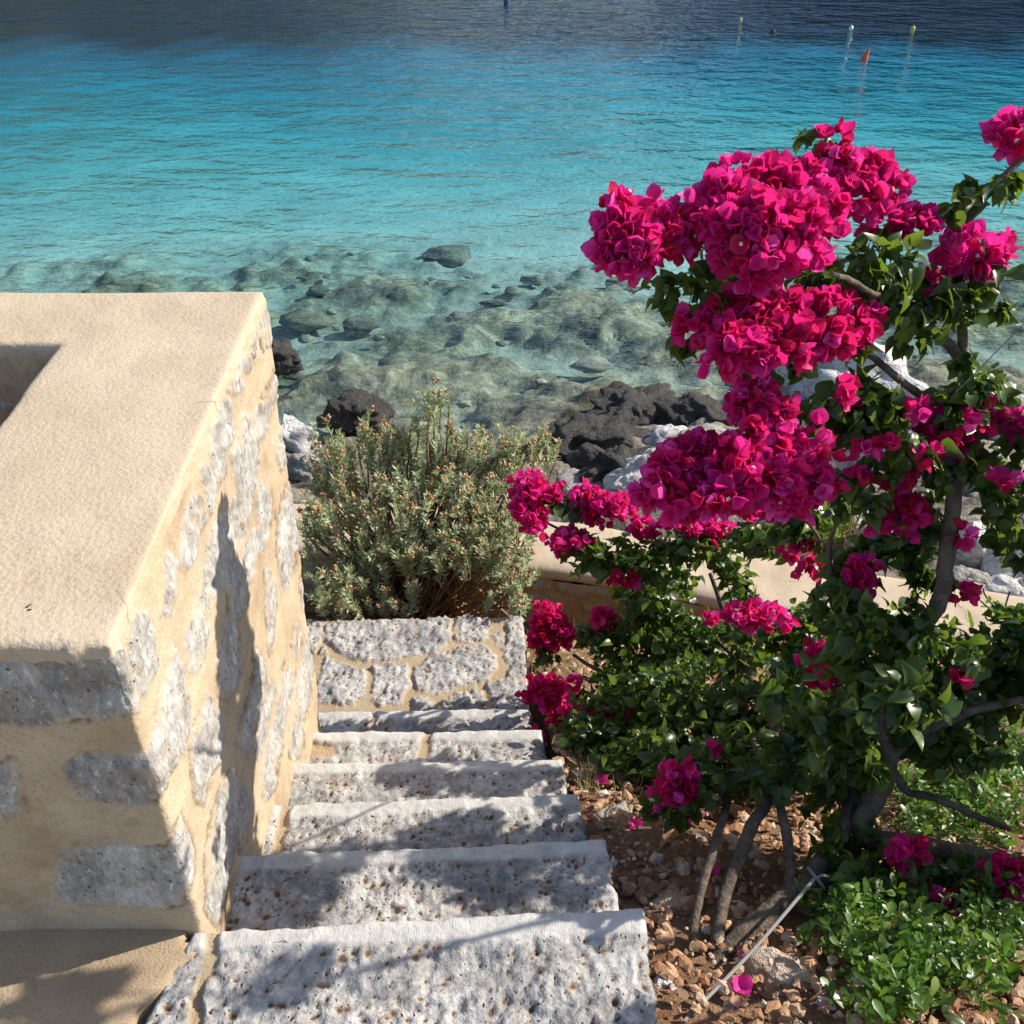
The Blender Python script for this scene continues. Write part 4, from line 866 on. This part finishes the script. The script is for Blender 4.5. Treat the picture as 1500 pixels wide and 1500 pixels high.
for px, py, lab in [(930, 1215, 'fallen pink bract on the gravel right of the third step'), (1085, 1455, 'fallen pink bract near the tan angular stone by the cord'), (880, 1152, 'fallen pink bract on the pale stony soil beside the steps'), (1003, 1213, 'fallen pink bract lying between the flowers and the thin stem'), (1040, 1288, 'fallen pink bract on the gravel next to the thin stem')]:
    g = soil_at(px, py); mb = MB()
    for k in range(3):
        a = k*2.1+rng.random(); put_leaves(mb, 'bract', np.array([[0, 0, .012]]), np.array([[math.cos(a), math.sin(a), .4]]), np.array([[0, 0, 1.]]), [.026], np.array([.8]), .04)
    o = mb.build('fallen_bract', m_bract); o.location = g + np.array([0, 0, .008]); tag(o, lab, 'petal', 'fallen bracts on the soil')
mb = MB(); put_leaves(mb, 'leaf', np.zeros((1, 3)), np.array([[.8, .5, .1]]), np.array([[0, 0, 1.]]), [.016], np.array([.2]), .05)
o = mb.build('dry_leaf', m_dry); o.location = PZ(38, 893, .764); tag(o, 'tiny dark dry leaf lying on the plaster top of the parapet', 'leaf')
# ------------------------------------------------------------------ buoys
def lathe(mb, prof, ns=20, a=0.0):
    n = len(prof); th = np.linspace(0, 2*np.pi, ns, endpoint=False)
    v = np.array([(r*math.cos(t), r*math.sin(t), z) for r, z in prof for t in th]); i = np.arange(n-1)[:, None]*ns; j = np.arange(ns)[None]; j2 = (j+1) % ns
    mb.add(v, np.stack([i+j, i+j2, i+ns+j2, i+ns+j], -1).reshape(-1, 4), a)
BALL = [(0, -.5), (.3, -.42), (.46, -.22), (.5, 0), (.46, .22), (.3, .42), (.12, .5), (.12, .62), (0, .64)]
CONE = [(0, -.35), (.4, -.3), (.5, -.12), (.5, .0), (.42, .22), (.28, .7), (.14, 1.15), (.06, 1.3), (0, 1.32)]
CAN = [(0, -.5), (.36, -.5), (.4, -.44), (.4, .4), (.34, .48), (.14, .52), (.12, .66), (0, .68)]
for px, py, s, prof, mt, tl, lab in [(1266, 86, .17, CONE, m_org, .25, 'orange cone shaped buoy floating nearest on the bay'), (1337, 43, .13, CAN, m_yel, .15, 'larger yellow buoy far right on the dark water'), (1247, 41, .11, BALL, m_wht, .0, 'white ball buoy between the orange and black buoys'),
                                     (1131, 48, .14, CAN, m_blk, .5, 'black buoy tilted on the dark water'), (1085, 29, .09, BALL, m_yel, .0, 'small yellow buoy, leftmost of the buoys at upper right'), (742, 4, .2, CAN, m_nvy, .0, 'navy buoy at the top edge of the sea')]:
    q = PZ(px, py, SEA); ro = empty('buoy', q, lab, 'buoy', 'mooring buoys on the bay'); ro.rotation_euler = (tl*.4, tl, 0)
    mb = MB(); lathe(mb, [(r*s, z*s) for r, z in prof]); mb.build('float', mt, ro)
    mb = MB(); th = np.linspace(0, 2*np.pi, 17); zt = prof[-1][1]*s; add_tube(mb, np.stack([np.cos(th)*s*.12, 0*th, zt+s*.1+np.sin(th)*s*.12], -1), s*.035, 6); mb.build('mooring_ring', m_rope, ro)
